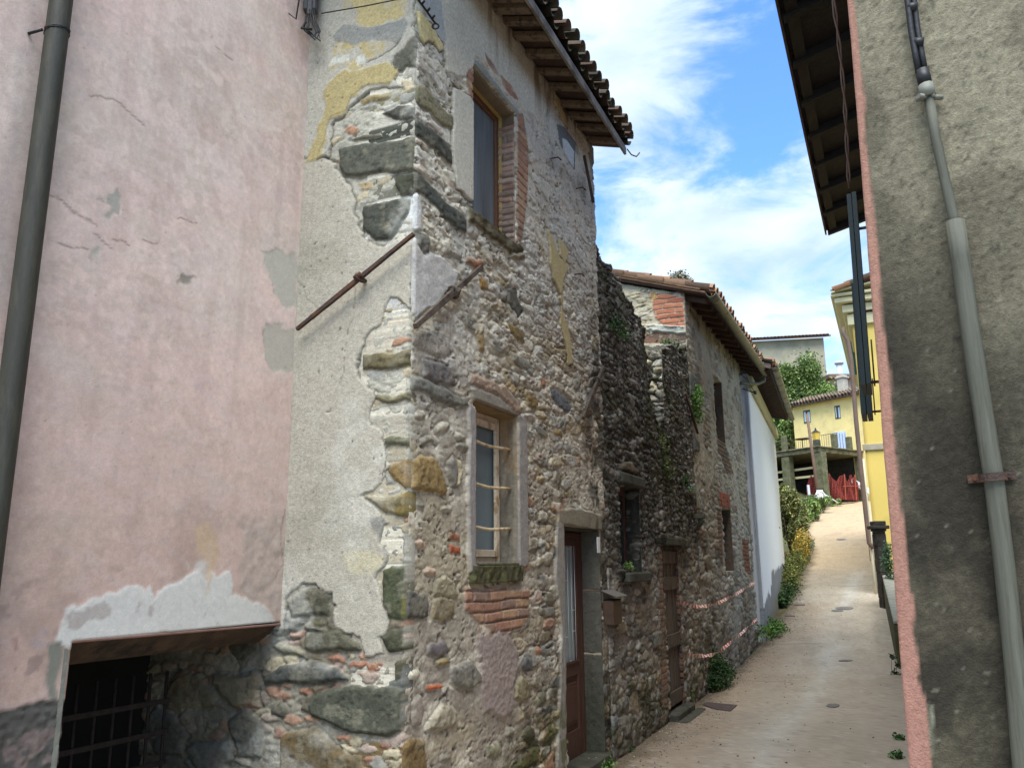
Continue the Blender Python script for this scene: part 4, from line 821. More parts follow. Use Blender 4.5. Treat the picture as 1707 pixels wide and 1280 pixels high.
W.paint(ss(.05,-.1,Z+.2*(W.noise(.2,.2,3,19)-.5)),lin(120,112,96,.7),.7);W.var(1,.25,.014,.012,50,3)
OPW=W.hole(1.27,1.985,1.50,2.40);OPD=W.hole(2.96,3.62,-.06,1.80)
top=[(.7,4.78),(.95,4.72),(1.2,4.72),(1.53,4.66),(1.9,4.52),(2.2,4.45),(2.42,4.36),(2.52,4.20),(2.58,3.95),(2.66,3.55),(2.78,3.38),(3.0,3.28),(3.18,3.34),(3.28,3.5),(3.32,3.9),(3.35,4.25),(3.5,4.36),(3.8,4.45),(4.2,4.52),(4.6,4.62),(4.9,4.66)]
tz=np.interp(U+.10*(W.noise(.1,.08,3,13)-.5),[p[0] for p in top],[p[1] for p in top])+.10*(W.noise(.10,.2,3,14)-.5)
W.cut((Z>tz).astype(float))
nearT=ss(.16,0,tz-Z);W.H+=nearT*(W.noise(.12,.08,4,15)-.5)*.14
for q in ([(1045,800),(1070,806),(1075,960),(1062,960),(1034,952)],):
    pass
B=W.block
B([(1030,772),(1045,768),(1062,786),(1060,792),(1032,784)],lin(120,112,96,.7),.07,fl=.8)
B([(1027,785),(1068,798),(1072,810),(1040,806),(1026,798)],lin(58,57,50,.6),.09,fl=.8)
B([(1028,948),(1078,952),(1080,968),(1030,968)],lin(50,50,42,.6),.09,fl=.8)
B([(1100,888),(1142,898),(1144,914),(1120,912),(1102,902)],lin(86,86,76,.7),.09,fl=.8)
B([(1002,952),(1008,935),(1015,955),(1014,985),(1004,985)],lin(160,164,158,.8),.03)
B([(1140,820),(1150,806),(1172,808),(1176,822),(1160,828)],lin(130,136,134,.8),.04)
B([(1086,1055),(1100,1050),(1105,1075),(1090,1080)],lin(140,142,136,.8),.05)
m,d=W.reg([(1098,918),(1106,918),(1116,1180),(1102,1170)],.01,.03);W.bricks(m,[lin(160,134,112,.78),lin(168,134,112,.78),lin(136,124,106,.74)],lin(130,122,110,.74),.006);W.H-=ss(2.80,2.92,U)*ss(3.05,3.0,U)*(Z<1.85)*.02
ruin=empty('ruined_wall',(*xy(2.8,-.2),-.2),'dark mossy ruined rubble wall with a broken stepped top','ruin')
W.build('masonry',RUINM,ruin,.42,back=True)
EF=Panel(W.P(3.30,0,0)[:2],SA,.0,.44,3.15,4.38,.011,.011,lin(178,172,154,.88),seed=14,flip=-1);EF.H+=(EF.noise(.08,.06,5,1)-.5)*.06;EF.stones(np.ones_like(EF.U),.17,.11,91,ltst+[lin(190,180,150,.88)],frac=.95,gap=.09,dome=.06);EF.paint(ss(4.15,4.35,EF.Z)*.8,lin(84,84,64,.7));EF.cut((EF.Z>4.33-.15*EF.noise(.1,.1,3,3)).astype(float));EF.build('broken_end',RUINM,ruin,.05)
mb=MB();W.box(mb,.85,2.35,-.4,4.2,-.20,-.34);W.box(mb,2.35,4.85,-.4,3.05,-.20,-.34)
mb.build('wall_core',mat('ruin_core',lin(88,84,74,.7),.95,var=.4,bump=.8),ruin)
r=OPW
def drkrev(R_): R_.paint(ss(.5,.7,R_.noise(.05,.2,4,5)),lin(90,92,80,.7),.5)
reveal(W,r,.18,lin(66,67,60,.65),'window_reveal',ruin,drkrev,RUINM)
mb=MB();W.box(mb,r[0]-.05,r[1]+.05,r[2]-.09,r[2]+.004,.10,-.2);mb.build('window_sill',darkstone,ruin,bevel=.012)
mb=MB();W.box(mb,r[0]-.06,r[1]+.06,r[3]-.01,r[3]+.10,.07,-.2);mb.build('window_lintel',darkstone,ruin,bevel=.015)
mb=MB();zz=r[2];W.box(mb,r[0]+.02,r[0]+.09,zz,r[3]-.01,-.12,-.17);W.box(mb,r[1]-.08,r[1]-.02,zz,r[3]-.01,-.15,-.19);W.box(mb,r[0]+.09,r[1]-.08,r[3]-.09,r[3]-.01,-.13,-.17);W.box(mb,r[0]+.30,r[0]+.36,zz,r[3]-.09,-.13,-.17)
fr=mb.build('window_frame',mat('red_brown_wood',lin(92,66,58),.7,var=.3,bump=.3),ruin,bevel=.004)
mb=MB();W.box(mb,r[0]+.09,r[1]-.08,zz,r[3]-.09,-.16,-.165);mb.build('pane',glass_dark,fr)
for i in range(8):
    mb=MB();a=math.pi*(i+.5)/8
# plank door
r=OPD
def brk(R_): R_.bricks(np.ones_like(R_.U),[lin(128,100,86,.7),lin(104,92,82,.65),lin(150,112,92,.7)],lin(96,90,80,.65),.02,row=.075)
reveal(W,(r[0],r[1],r[2],r[3]),.035,lin(110,100,90),'brick_jamb',ruin,brk,RUINM,seed=14)
mb=MB();W.box(mb,r[0]-.04,r[1]+.06,r[3]-.005,r[3]+.09,.06,-.18);mb.build('door_lintel',darkstone,ruin,bevel=.012)
pdm=mat('grey_brown_planks',lin(104,92,80),.85,var=.35,scale=5,bump=.6,bscale=40,stretch=(8,8,.8),grime=tuple(lin(70,64,56)))
mb=MB();k=6;wd_=(r[1]-r[0]-.02)/k
for i in range(k): W.box(mb,r[0]+.01+i*wd_,r[0]+.01+(i+.93)*wd_,r[2]+.03,r[3]-.01,-.035-.004*(i%2),-.08)
pd=mb.build('plank_door',pdm,ruin,bevel=.004)
for z in (r[2]+.05,.62,1.28,r[3]-.22):
    mb=MB();W.box(mb,r[0]+.012,r[1]-.012,z,z+.15,-.012,-.033);mb.build('ledge',pdm,pd,bevel=.004)
mb=MB();W.box(mb,r[0]-.1,r[1]+.12,-.4,-.06,.10,-.3);mb.build('doorstep',darkstone,ruin,bevel=.02)
mb=MB();W.box(mb,r[0]-.14,r[1]+.2,-.4,-.13,.22,.09);mb.build('lower_step',darkstone,ruin,bevel=.02)
# rusty iron straps on the wall end
for (a,b_) in (((1143,655),(1163,722)),):
    A=W.P(*W.px([a],.04)[0],.04);Bq=W.P(*W.px([b_],.04)[0],.04);mb=MB();mb.tube([A,(A+Bq)/2,Bq],.018,6);mb.build('iron_strap',iron,ruin)
for q in (((1118,690),(1150,690)),((1130,632),(1146,630)),((1150,850),(1160,850))):
    A=W.P(*W.px([q[0]],.03)[0],.03);Bq=W.P(*W.px([q[1]],.10)[0],.10);mb=MB();mb.tube([A,Bq],.009,6);mb.build('iron_pin',iron,ruin)
mb=MB();A=W.P(*W.px([(1157,868)],.0)[0],0);W.box(mb,*(lambda q:(q[0]-.06,q[0]+.06,q[1]-.04,q[1]+.02))(W.px([(1157,860)])[0]),.0,.14)
q=W.px([(1157,862)])[0];mb.tube([W.P(q[0],q[1]-.03,.11),W.P(q[0],q[1]-.18,.03)],[.05,.015],6);mb.build('corbel_stone',darkstone,ruin,bevel=.006)
# ============================================================ TILED OLD HOUSE (third)
T=Panel(O_F,D0,4.87,9.72,-.45,5.55,.022,.014,lin(150,144,128,.8),seed=17)
U,Z=T.U,T.Z;T.ds=.45
T.C=T.C*0+lin(168,160,142,.88);upz=ss(2.3,3.2,Z+.5*(T.noise(.8,.6,4,1)-.5));T.paint(upz,lin(180,172,152,.9));T.paint(ss(.5,.7,T.noise(.5,.9,5,2)),lin(120,112,94,.75),.6)
T.var(1,.25,.18,.12,3);T.H+=(T.noise(.09,.06,5,4)-.5)*.03
mixst=[lin(160,152,132,.84),lin(142,138,128,.8),lin(174,164,142,.85),lin(122,122,114,.75),lin(166,146,122,.8),lin(184,180,168,.87),lin(126,114,96,.72)]
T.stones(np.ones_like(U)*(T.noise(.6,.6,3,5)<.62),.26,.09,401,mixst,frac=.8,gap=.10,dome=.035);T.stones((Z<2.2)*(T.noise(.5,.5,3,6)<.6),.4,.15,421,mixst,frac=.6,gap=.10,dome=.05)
T.paint(ss(.5,.66,T.noise(.3,.6,5,7))*upz,lin(178,172,152,.88),.7);T.paint(ss(1.3,.4,Z+.6*(T.noise(.6,.4,4,8)-.5))*.5,lin(80,78,70,.65))
T.paint(ss(.5,.7,T.noise(.15,.8,5,9))*ss(4.9,5.4,Z)*.8,lin(84,76,60,.65));T.paint(ss(.55,.75,T.noise(.3,1.0,4,10))*ss(8.3,9.2,U),lin(136,138,124,.8),.7)
wht=ss(.5,.62,T.noise(.35,.45,4,11)+.1*np.exp(-((U-5.6)/.7)**2)-.12*(Z>2.6));T.paint(wht,lin(172,170,158,.88),.6)
T.block([(1142,628),(1150,622),(1165,632),(1168,655),(1150,660),(1142,650)],lin(110,114,112,.75),.04);T.block([(1143,725),(1155,722),(1165,740),(1164,755),(1148,750)],lin(108,112,112,.75),.04)
m,d=T.reg([(1197,818),(1214,824),(1216,848),(1198,842)],.01,.03);T.bricks(m,[lin(160,96,76,.8),lin(172,104,80,.8)],lin(120,100,90),.03,vert=True,row=.09,ln=.35)
for q in ([(1194,725),(1206,732),(1222,790),(1212,790),(1196,750)],[(1193,845),(1201,848),(1204,940),(1198,930)],[(1146,842),(1164,840),(1170,900),(1150,900)]):
    m,d=T.reg(q,.02,.08);T.bricks(m,[lin(140,112,92,.75),lin(150,120,100,.75),lin(118,106,92,.7)],lin(130,122,108,.75),.02)
m,d=T.reg([(1236,900),(1246,900),(1250,960),(1240,950)],.02,.1);T.bricks(m,[lin(150,96,72,.75),lin(128,88,70,.7)],lin(120,110,96,.7),.02)
W1=T.hole(6.78,7.50,3.58,4.68);W2=T.hole(6.78,7.56,1.45,2.46)
T.cut((U>9.62-.10*(T.noise(.3,.18,4,12)-.5)*2-.05*(5.5-Z)*0).astype(float))
old_house=empty('old_tiled_house',(*xy(7.3,-1.5),-.1),'old rubble stone house with grey gutter, taped off at street level','house')
T.build('street_wall',WALLM,old_house,.4)
house_core('light_block_core',T,5.0,9.5,-.4,5.1,3.2,old_house,m=interior,o=-.45)
for nm,rr_ in (('u',W1),('l',W2)):
    def rv(R_): R_.paint(ss(.4,.6,R_.noise(.08,.10,4,5)),lin(120,96,78,.7),.6)
    reveal(T,rr_,.35,lin(116,110,98,.7),'window_reveal',old_house,rv)
    B_=Panel(T.P(0,0,-.30)[:2],D0,rr_[0],rr_[1],rr_[2],rr_[3],.02,.012,lin(96,86,72,.7),seed=19);B_.stones(np.ones_like(B_.U),.18,.07,77,[lin(110,100,84,.7),lin(92,86,76,.65),lin(120,92,74,.7)],frac=.9,gap=.08,dome=.03);B_.build('blocked_window',WALLM,old_house,.02)
# gable wall (faces the camera)
Gb=Panel(T.P(4.87,0,0)[:2],SA,0,2.9,3.0,6.6,.014,.010,lin(196,186,160,.9),seed=21,flip=-1)
U,Z=Gb.U,Gb.Z;Gb.H+=(Gb.noise(.08,.05,5,1)-.5)*.03;Gb.var(1,.15,.2,.2,2);Gb.paint(ss(.5,.66,Gb.noise(.2,.12,4,3)),lin(176,166,140,.85),.6)
m,d=Gb.reg([(1096,488),(1141,497),(1141,548),(1110,545),(1092,530),(1088,505)],.008,.05);Gb.bricks(m,[lin(186,120,90,.85),lin(196,130,98,.85),lin(176,108,82,.8)],lin(196,182,160,.9),.02,row=.078,ln=.30)
m,d=Gb.reg([(1060,540),(1110,542),(1143,546),(1143,556),(1075,552)],.008,.05);Gb.paint(m,lin(186,186,172,.9));Gb.H+=m*.03
m,d=Gb.reg([(1060,553),(1143,557),(1143,572),(1060,572)],.008,.05);Gb.bricks(m,[lin(150,110,88,.75),lin(136,104,86,.72)],lin(130,112,96,.75),.0,row=.06)
m,d=Gb.reg([(1080,486),(1097,488),(1096,500),(1084,502)],.006,.04);Gb.paint(m,lin(196,160,108,.85))
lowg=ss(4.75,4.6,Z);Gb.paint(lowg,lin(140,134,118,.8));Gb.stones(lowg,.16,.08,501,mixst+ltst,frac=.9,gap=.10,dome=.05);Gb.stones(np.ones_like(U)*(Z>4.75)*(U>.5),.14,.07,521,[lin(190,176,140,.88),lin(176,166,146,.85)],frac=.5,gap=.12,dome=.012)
slR=math.radians(18);vz=lambda u:5.50+u*math.tan(slR)
Gb.cut((Z>vz(U)).astype(float));Gb.build('gable_wall',WALLM,old_house,.3)
OV3=.34;z3=lambda u:5.50+0*u
roof_deck(old_house,T,4.80,10.25,lambda u:z3(u)-OV3*math.tan(slR)+.03,slR,OV3,3.0)
tile_roof(old_house,T,4.80,10.25,lambda u:z3(u)-OV3*math.tan(slR)+.04,slR,OV3+.06,3.1,23,pitch=.2,r=.08,lift=.02,cols=[lin(178,138,108,.85),lin(160,124,98,.8),lin(190,150,118,.85),lin(140,112,92,.8)])
for i in range(14):
    u_=4.95+i*.39;mb=MB();h=.075;mb.box(T.P(u_,z3(0)-OV3*math.tan(slR)+.02-h,OV3-.03),np.array([*(T.D*.07),0]),np.array([*(-T.n*(OV3+.3)),(OV3+.3)*math.tan(slR)]),(0,0,h));mb.build('rafter',darkwood,old_house,bevel=.006)
# overhanging verge tiles on the gable
mb=MB()
for i in range(8):
    a=T.P(4.77,5.50-OV3*math.tan(slR)+.05+i*.33*math.sin(slR)*1.05,OV3-i*.33*math.cos(slR));d_=np.array([*(-T.n*.36*math.cos(slR)),.36*math.sin(slR)]);mb.box(a,d_,np.array([*(T.D*.16),0]),(0,0,.028));mb.box(a+np.array([0,0,.032])+d_*.2-np.array([*T.D,0])*.02,d_,np.array([*(T.D*.16),0]),(0,0,.028))
mb.build('verge_tiles',mat('verge_tile',lin(176,138,110,.8),.9,var=.35,scale=9,bump=.5),old_house,bevel=.008)
# half round gutter
def gutter(P_,u0,u1,z,o,r,name,parent,m=zinc,drop=0.):
    V=[];Fq=[];k=9;n=24
    for j in range(n+1):
        u=u0+(u1-u0)*j/n
        for lay in (0,1):
            for i in range(k):
                a=math.pi*i/(k-1);rr=r-.006*lay;V.append(P_.P(u,z-drop*j/n-rr*math.sin(a),o+rr*math.cos(a)))
    for j in range(n):
        b=j*2*k
        for i in range(k-1):
            Fq.append((b+i,b+i+1,b+2*k+i+1,b+2*k+i));Fq.append((b+k+i+1,b+k+i,b+3*k+i,b+3*k+i+1))
        Fq.append((b,b+2*k,b+3*k,b+k));Fq.append((b+k-1,b+2*k-1,b+4*k-1,b+3*k-1))
    for b in (0,n*2*k):
        for i in range(k-1): Fq.append((b+i,b+k+i,b+k+i+1,b+i+1))
    g=link(name,fastmesh(name,V,Fq),m,parent)
    for u in np.arange(u0+.25,u1,.75):
        mb=MB();mb.tube([P_.P(u,z+.01,o-r)]+[P_.P(u,z-(r+.004)*math.sin(a),o-(r+.004)*math.cos(a)) for a in np.linspace(0,math.pi,8)],.007,5);mb.build('gutter_bracket',m,g)
    return g
gut=gutter(T,4.78,10.4,5.50-OV3*math.tan(slR)+.055,OV3+.075,.075,'gutter',old_house,drop=.03)
mb=MB();e=T.P(10.15,5.30,OV3+.07);w_=T.P(9.55,5.08,.02);mb.tube([e,e+np.array([0,0,-.10]),T.P(10.1,5.14,OV3-.05),T.P(9.8,5.09,.15),w_],.035,10);mb.build('gutter_spout',zinc,old_house)
# lamp bracket on the far corner
mb=MB();a_=T.P(*T.px([(1238,648)],.02)[0],.02);b_=T.P(*T.px([(1257,655)],.30)[0],.32);mb.tube([a_,b_],.012,6);mb.tube([a_+np.array([0,0,.28]),a_+np.array([.1,0,.2]),b_],.006,5);mb.tube([b_-np.array([0,0,.03]),b_+np.array([0,0,.04])],.03,8);tag(settle(mb.build('wall_bracket',blackmetal)),'black iron wall bracket at the far corner under the grey gutter spout','bracket')
# ============================================================ WHITE HOUSE
OWH=xy(10.05,.10);DWH=az(21.4);LW=onplane(1314,1010,OWH,DWH)[0];H=Panel(OWH,DWH,0,LW,-.1,5.35,.05,.03,lin(240,243,244,.98),seed=25)
gz=lambda u:np.interp(u,[0,1.8,2.6,LW],[.85,.95,1.38,1.55])
H.var(1,.02,.6,.6,1);m=ss(.0,-.03,H.Z-gz(H.U)+.35*(H.noise(.16,.9,4,2)-.5));H.paint(m,lin(140,144,148,.85));H.var(m,.2,.15,.5,3);H.H+=(H.noise(.6,.6,3,4)-.5)*.012
H.paint(ss(.5,.2,H.Z-.15*H.U+.2*(H.noise(.3,.3,3,5)-.5))*m,lin(128,126,98,.8),.6)
white_house=empty('white_house',(*xy(12,-2),.2),'bright white painted house with a grey unpainted base and dark slatted eave','house')
whm=attrmat('white_paint',rough=.85,var=.03,scale=30,bump=.2,bscale=60)
H.build('street_wall',whm,white_house,.1)
mb=MB();H.box(mb,0.,LW,-.1,5.34,-.02,-4.);mb.build('side_walls',mat('white_side_paint',lin(226,230,234,.95),.85,var=.04,bump=.15),white_house)
mb=MB();H.box(mb,-.06,LW+.05,5.05,5.30,.10,.012);mb.build('cornice',mat('yellow_cornice',lin(196,190,148,.85),.85,var=.1),white_house,bevel=.02)
OV4=min(np.arange(.4,1.6,.02),key=lambda o:abs(onplane(1290,608,OWH+H.n*(o+.085),DWH)[0]+.25));z4=onplane(1290,608,OWH+H.n*(OV4+.085),DWH)[1]+.04;LG=onplane(1320,703,OWH+H.n*(OV4+.085),DWH)[0];s4=math.radians(15)
roof_deck(white_house,H,-.25,LG,lambda u:z4+0*u-.08,s4,OV4,3.2,th=.05,m=mat('brown_boards',lin(92,78,70),.8,var=.2))
for i in range(int(LG/.158)):
    u_=-.18+i*.158;mb=MB();mb.box(H.P(u_,z4-.14,OV4-.03),np.array([*(H.D*.05),0]),np.array([*(-H.n*(OV4+.0)),(OV4)*math.tan(s4)]),(0,0,.06));mb.build('eave_slat',darkwood,white_house)
tile_roof(white_house,H,-.25,LG,lambda u:z4-.05+0*u,s4,OV4+.04,3.0,33,lift=.02)
mb=MB();mb.box(H.P(-.29,z4-.10,OV4+.02),np.array([*(-H.n*3.2),3.2*math.tan(s4)]),np.array([*(H.D*.04),0]),(0,0,.16));mb.build('verge_board',mat('brown_verge',lin(112,98,90),.75,var=.15),white_house)
gutter(H,-.3,LG+.05,z4-.04,OV4+.085,.075,'gutter',white_house)
# ============================================================ RIGHT HOUSE (rough grey gable wall, salmon edge)
CR=np.array([.458*2.8,2.8])
RW=Panel(CR,N0,0,2.7,-.35,6.2,.010,.010,lin(156,150,126,.75),seed=41)
edge=[(1409,-60),(1413,0),(1424,150),(1436,300),(1452,500),(1470,700),(1484,860),(1493,1000),(1506,1180),(1517,1280),(1524,1360)]
eu=[onplane(x,y,CR,N0) for x,y in edge];ez=np.array([q[1] for q in eu])[::-1];euu=np.array([q[0] for q in eu])[::-1]
lb,la=np.polyfit(ez,euu,1)
RW.U=RW.U+(la+lb*RW.Z)+.004*(fbm(RW.Z*6,RW.Z*0,3,4)-.5)
U,Z=RW.U,RW.Z;RW.wx=(fbm(U*9,Z*9,4,700)-.5);RW.wy=(fbm(U*9,Z*9,4,800)-.5)
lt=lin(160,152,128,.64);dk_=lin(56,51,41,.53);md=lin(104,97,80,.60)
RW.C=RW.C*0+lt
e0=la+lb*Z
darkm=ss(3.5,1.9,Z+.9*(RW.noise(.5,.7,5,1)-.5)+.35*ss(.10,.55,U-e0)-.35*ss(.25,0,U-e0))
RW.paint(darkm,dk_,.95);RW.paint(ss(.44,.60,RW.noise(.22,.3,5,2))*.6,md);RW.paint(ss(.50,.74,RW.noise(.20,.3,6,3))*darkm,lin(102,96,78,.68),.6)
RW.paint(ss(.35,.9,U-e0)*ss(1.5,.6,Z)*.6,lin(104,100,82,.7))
g=RW.noise(.010,.010,3,4);RW.H+=(g-.5)*.008+(RW.noise(.3,.4,3,5)-.5)*.006;RW.var(1,.30,.012,.012,6,2);RW.paint(ss(.70,.80,RW.noise(.016,.016,2,7)),lin(60,58,48,.6),.5);RW.paint(ss(.84,.89,RW.noise(.012,.012,2,17)),lin(150,146,130,.7),.5)
pinkpts=[(1380,-60),(1417,-60),(1421,0),(1430,60),(1438,130),(1443,185),(1441,210),(1450,290),(1459,394),(1465,430),(1475,560),(1487,660),(1488,680),(1496,780),(1506,860),(1516,960),(1523,1060),(1531,1110),(1532,1130),(1542,1170),(1545,1200),(1556,1290),(1560,1400),(1400,1400)]
q=RW.px(pinkpts);d=sdf(q,U+RW.wx*.02,Z+RW.wy*.02);m=ss(.003,-.003,d)
sal=lin(180,134,116,.74);RW.C=RW.C*(1-m[...,None])+m[...,None]*(sal*(1+.12*(RW.noise(.5,.6,4,8)-.5))[...,None]);RW.H=RW.H*(1-m*.75)+m*.008;RW.paint(ss(.004,.0,np.abs(d))*.4,lin(90,84,70))
RW.paint(ss(2.6,1.0,Z)*m*.4,lin(168,122,108,.72))
m2,_=RW.reg([(1545,1170),(1552,1180),(1558,1215),(1562,1260),(1552,1260),(1546,1200)],.006,.05);RW.paint(m2*ss(.004,.01,d),lin(150,150,128,.8),.8)
right_house=empty('right_house',(*(CR+N0*1.2+D0*1.5),-.35),'house at the right edge with rough grey gable and salmon painted corner','house')
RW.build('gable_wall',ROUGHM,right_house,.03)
RS=Panel(CR+N0*(la+.002),D0,.03,11.,-.35,6.1,.08,.06,lin(180,134,116,.74),seed=43,flip=-1,lean=-lb)
RS.var(1,.08,.5,.6,1);RS.build('street_wall',PLASM,right_house,.1)
mb=MB();mb.box([*(CR+N0*.12+D0*.12),-.35],(*(N0*4),0),(*(D0*10.8),0),(0,0,6.2));mb.build('light_block_core',interior,right_house)  # unseen mass added inside the right house to block light
# the roof edge above the lane
def perp(u,px,py):
    O=RS.P(u,0,0)[:2];o,z=onplane(px,py,O,RS.n);return o-RS.lean*z,z          # -> (o,z) in the plane across the lane at u
for uE in np.arange(5,14,.25):
    oE,zE=perp(uE,1378,388)
    if oE>=.80: break
zE=float(zE);oE=float(oE)
zr_=lambda u:zE+.04+0*u
roof_deck(right_house,RS,.2,uE,lambda u:zr_(u)+0*u,math.radians(14),oE,3.2,th=.05,m=mat('dark_soffit_boards',lin(44,34,31),.85,var=.35,scale=4,bump=.5,bscale=25,stretch=(3,3,3)))
tile_roof(right_house,RS,.2,uE,lambda u:zr_(u)+.06,math.radians(14),oE-.04,3.2,51,cols=[lin(92,76,64,.7),lin(80,70,60,.7)])
mb=MB();a=RS.P(.2,zE-.05,oE);mb.box(a,RS.P(uE,zE-.05,oE)-a,np.array([*(RS.n*.03),0]),(0,0,.14));mb.build('fascia_board',darkwood,right_house,bevel=.004)
mb=MB();a=RS.P(.2,zE-.01,oE-.20);mb.box(a,RS.P(uE,zE-.01,oE-.20)-a,np.array([*(RS.n*.14),-.03]),(0,0,.03));mb.build('soffit_board',mat('dark_board',lin(42,34,30),.85,var=.4,scale=3,bump=.4),right_house,bevel=.004)
for i in range(9):
    u_=uE-.12-i*1.05
    if u_<.3: break
    mb=MB();t_=math.tan(math.radians(14));mb.box(RS.P(u_-.06,zE-.10,oE-.03),np.array([*(RS.D*.12),0]),np.array([*(-RS.n*(oE+.2)),(oE+.2)*t_]),(0,0,.14));mb.build('eave_beam',mat('eave_beam_wood',lin(34,28,27),.85,var=.3,bump=.4),right_house,bevel=.008)
# shutters folded back against the street wall, seen edge-on
shm=mat('dark_green_shutter',lin(36,52,50,.9),.5,var=.15,scale=3,bump=.1,spec=.45)
for k,(u_,x0,x1,yt,yb,wd_) in enumerate(((2.35,1411,1427,322,640,.42),(4.0,1435,1454,470,688,.46))):
    oa,zt_=perp(u_,x0,yt);ob,_=perp(u_,x1,yt)
    if k: oa,_=perp(u_,x0,yb);ob,_=perp(u_,x1,yb)
    _,zb_=perp(u_,(x0+x1)/2+14*(k==0),yb)
    sh=empty('window_shutter',RS.P(u_+.2,zb_,oa*.5+ob*.5),['dark green shutter folded back beside the salmon corner, the longer nearer one','short dark green shutter below and behind the longer one'][k],'shutter','dark green shutters on the right house')
    tk=(oa-ob)/2
    for j in range(2):
        o1=ob+tk*j+.003*j;o2=o1+tk*.92;mb=MB();fr_=.05
        RS.box(mb,u_+.02*j,u_+.02*j+fr_,zb_,zt_,o1,o2);RS.box(mb,u_+wd_-fr_,u_+wd_,zb_,zt_,o1,o2)
        for z in (zb_,(zb_+zt_)/2,zt_-.07): RS.box(mb,u_+.02*j+fr_,u_+wd_-fr_,z,z+.07,o1,o2)
        n_=int((zt_-zb_)/.045)
        for i in range(n_):
            z=zb_+.07+i*.045
            if z>zt_-.1: break
            a=RS.P(u_+fr_+.02*j,z,o1+.004);mb.box(a,np.array([*(RS.D*(wd_-2*fr_-.02*j)),0]),np.array([*(RS.n*(tk*.8)),-.02]),(0,0,.008))
        mb.build('leaf',shm,sh,bevel=0)
    for z in (zb_+.01,zt_-.25):
        mb=MB();mb.tube([RS.P(u_+.03,z,-.02),RS.P(u_+.03,z,ob+.01)],.010,6);mb.build('hinge',iron,sh)
    mb=MB();mb.tube([RS.P(u_+.01,zb_-.02,ob-.02),RS.P(u_+.01,zb_+.28,ob-.02)],.005,6);mb.build('hold_back',iron,sh)
# twisted cable under the eave
mb=MB();pts=[]
o0,z0_=perp(2.3,1390,0);o1,z1_=perp(2.6,1418,318)
for t in np.linspace(0,1,26):
    u_=1.2+1.35*t;p=RS.P(u_,(z0_+.35)*(1-t)+z1_*t,(o0*.93)*(1-t)+o1*t+.012*math.sin(t*7));pts.append(p)
for ph in (0,math.pi):
    mb.tube([p+np.array([.009*math.cos(ph+i*1.3),.009*math.sin(ph+i*1.3),0]) for i,p in enumerate(pts)],.006,5)
tag(settle(mb.build('twisted_cable',mat('grey_brown_cable',lin(120,104,94),.8,var=.2))),'twisted grey brown cable hanging beneath the dark eave of the right house','cable')
# conduit on the gable wall
def rp(x,y,o=.0):
    u,z=onplane(x,y,CR+RW.n*o,N0);return RW.P(u,z,o)
cd=empty('cable_conduit',rp(1700,1280,.03),'long grey plastic conduit pipe rising up the rough grey wall to two black cables','conduit')
mb=MB();mb.tube([rp(x,y,.042) for x,y in ((1592,369),(1601,430),(1613,520),(1628,620),(1641,700),(1657,800),(1674,940),(1691,1100),(1706,1280),(1712,1400))],.030,14);mb.build('lower_pipe',conduitm,cd)
mb=MB();mb.tube([rp(x,y,.042) for x,y in ((1548,160),(1560,230),(1573,290),(1589,362),(1592,380))],.0165,12);mb.build('upper_pipe',conduitm,cd)
mb=MB();mb.tube([rp(1543,142,.042),rp(1548,163,.042)],.026,10)
for a in np.linspace(0,5,5):
    c=rp(1548,163,.042);mb.tube([c,c+np.array([.05*math.cos(a),.02*math.sin(a),.0])],.010,5)
mb.build('collar',mat('pale_collar',lin(116,116,106),.6,var=.15,bump=.2),cd)
mb=MB();mb.tube([rp(1537,118,.042),rp(1543,142,.042)],.024,10)
for dx in (-.012,.012): mb.tube([rp(x,y,.042)+np.array([dx,0,0]) for x,y in ((1512,-60),(1518,0),(1524,50),(1531,90),(1537,122))],.011,8)
for (x,y) in ((1520,14),(1531,72)): mb.tube([rp(x-7,y,.042),rp(x+9,y-1,.042)],.018,7)
mb.build('black_cables',blackmetal,cd)
mb=MB();a=rp(1613,799,.008);b=rp(1694,792,.008);t=(b-a);n3=np.array([*RW.n,0]);c=rp(1655,796,.042);tt=t/np.linalg.norm(t)
mb.box(a-np.array([0,0,.013]),tt*(np.linalg.norm(t)*.38),n3*.004,(0,0,.026));mb.box(b-np.array([0,0,.013]),-tt*(np.linalg.norm(t)*.32),n3*.004,(0,0,.026))
arc=[c+tt*.041*math.cos(q)+n3*.041*math.sin(q) for q in np.linspace(math.pi,0,12)]
for i in range(11): mb.box(arc[i]-np.array([0,0,.013]),arc[i+1]-arc[i],n3*.004,(0,0,.026))
for p in (a+tt*.02,b-tt*.02): mb.tube([p,p+n3*.012],.007,6)
mb.build('pipe_bracket',iron,cd)
# ============================================================ GROUND
def hill(u,o):
    l=np.maximum(0,-o-.5)*ss(13.5,17,u);r=np.maximum(0,o-6)*ss(13,30,u)
    back=np.maximum(0,u-62)
    return np.minimum(l*.30,7)+np.minimum(r*.12,5)+ 24*ss(0,110,back)*(1-.0*o)
us=np.concatenate([np.arange(-30,60,1.),np.arange(60,200,6.),np.array([220,300,450,700,1200,2000])]);os_=np.concatenate([-np.array([1200,700,400,200,120,80,60,48]),np.arange(-40,40,1.),np.array([48,60,80,120,200,400,700,1200])])
UU,OO=np.meshgrid(us,os_,indexing='ij')
def roadedge():
    pts=[(1390,841),(1382,842),(1372,851),(1362,858),(1350,868),(1344,878),(1342,890),(1346,907),(1350,922),(1346,942),(1331,968),(1326,990),(1316,1009)]
    out=[]
    for p in pts:
        P=onground(*p);out.append(uo(P[0],P[1]))
    return out
RE=roadedge();RE=sorted(RE)
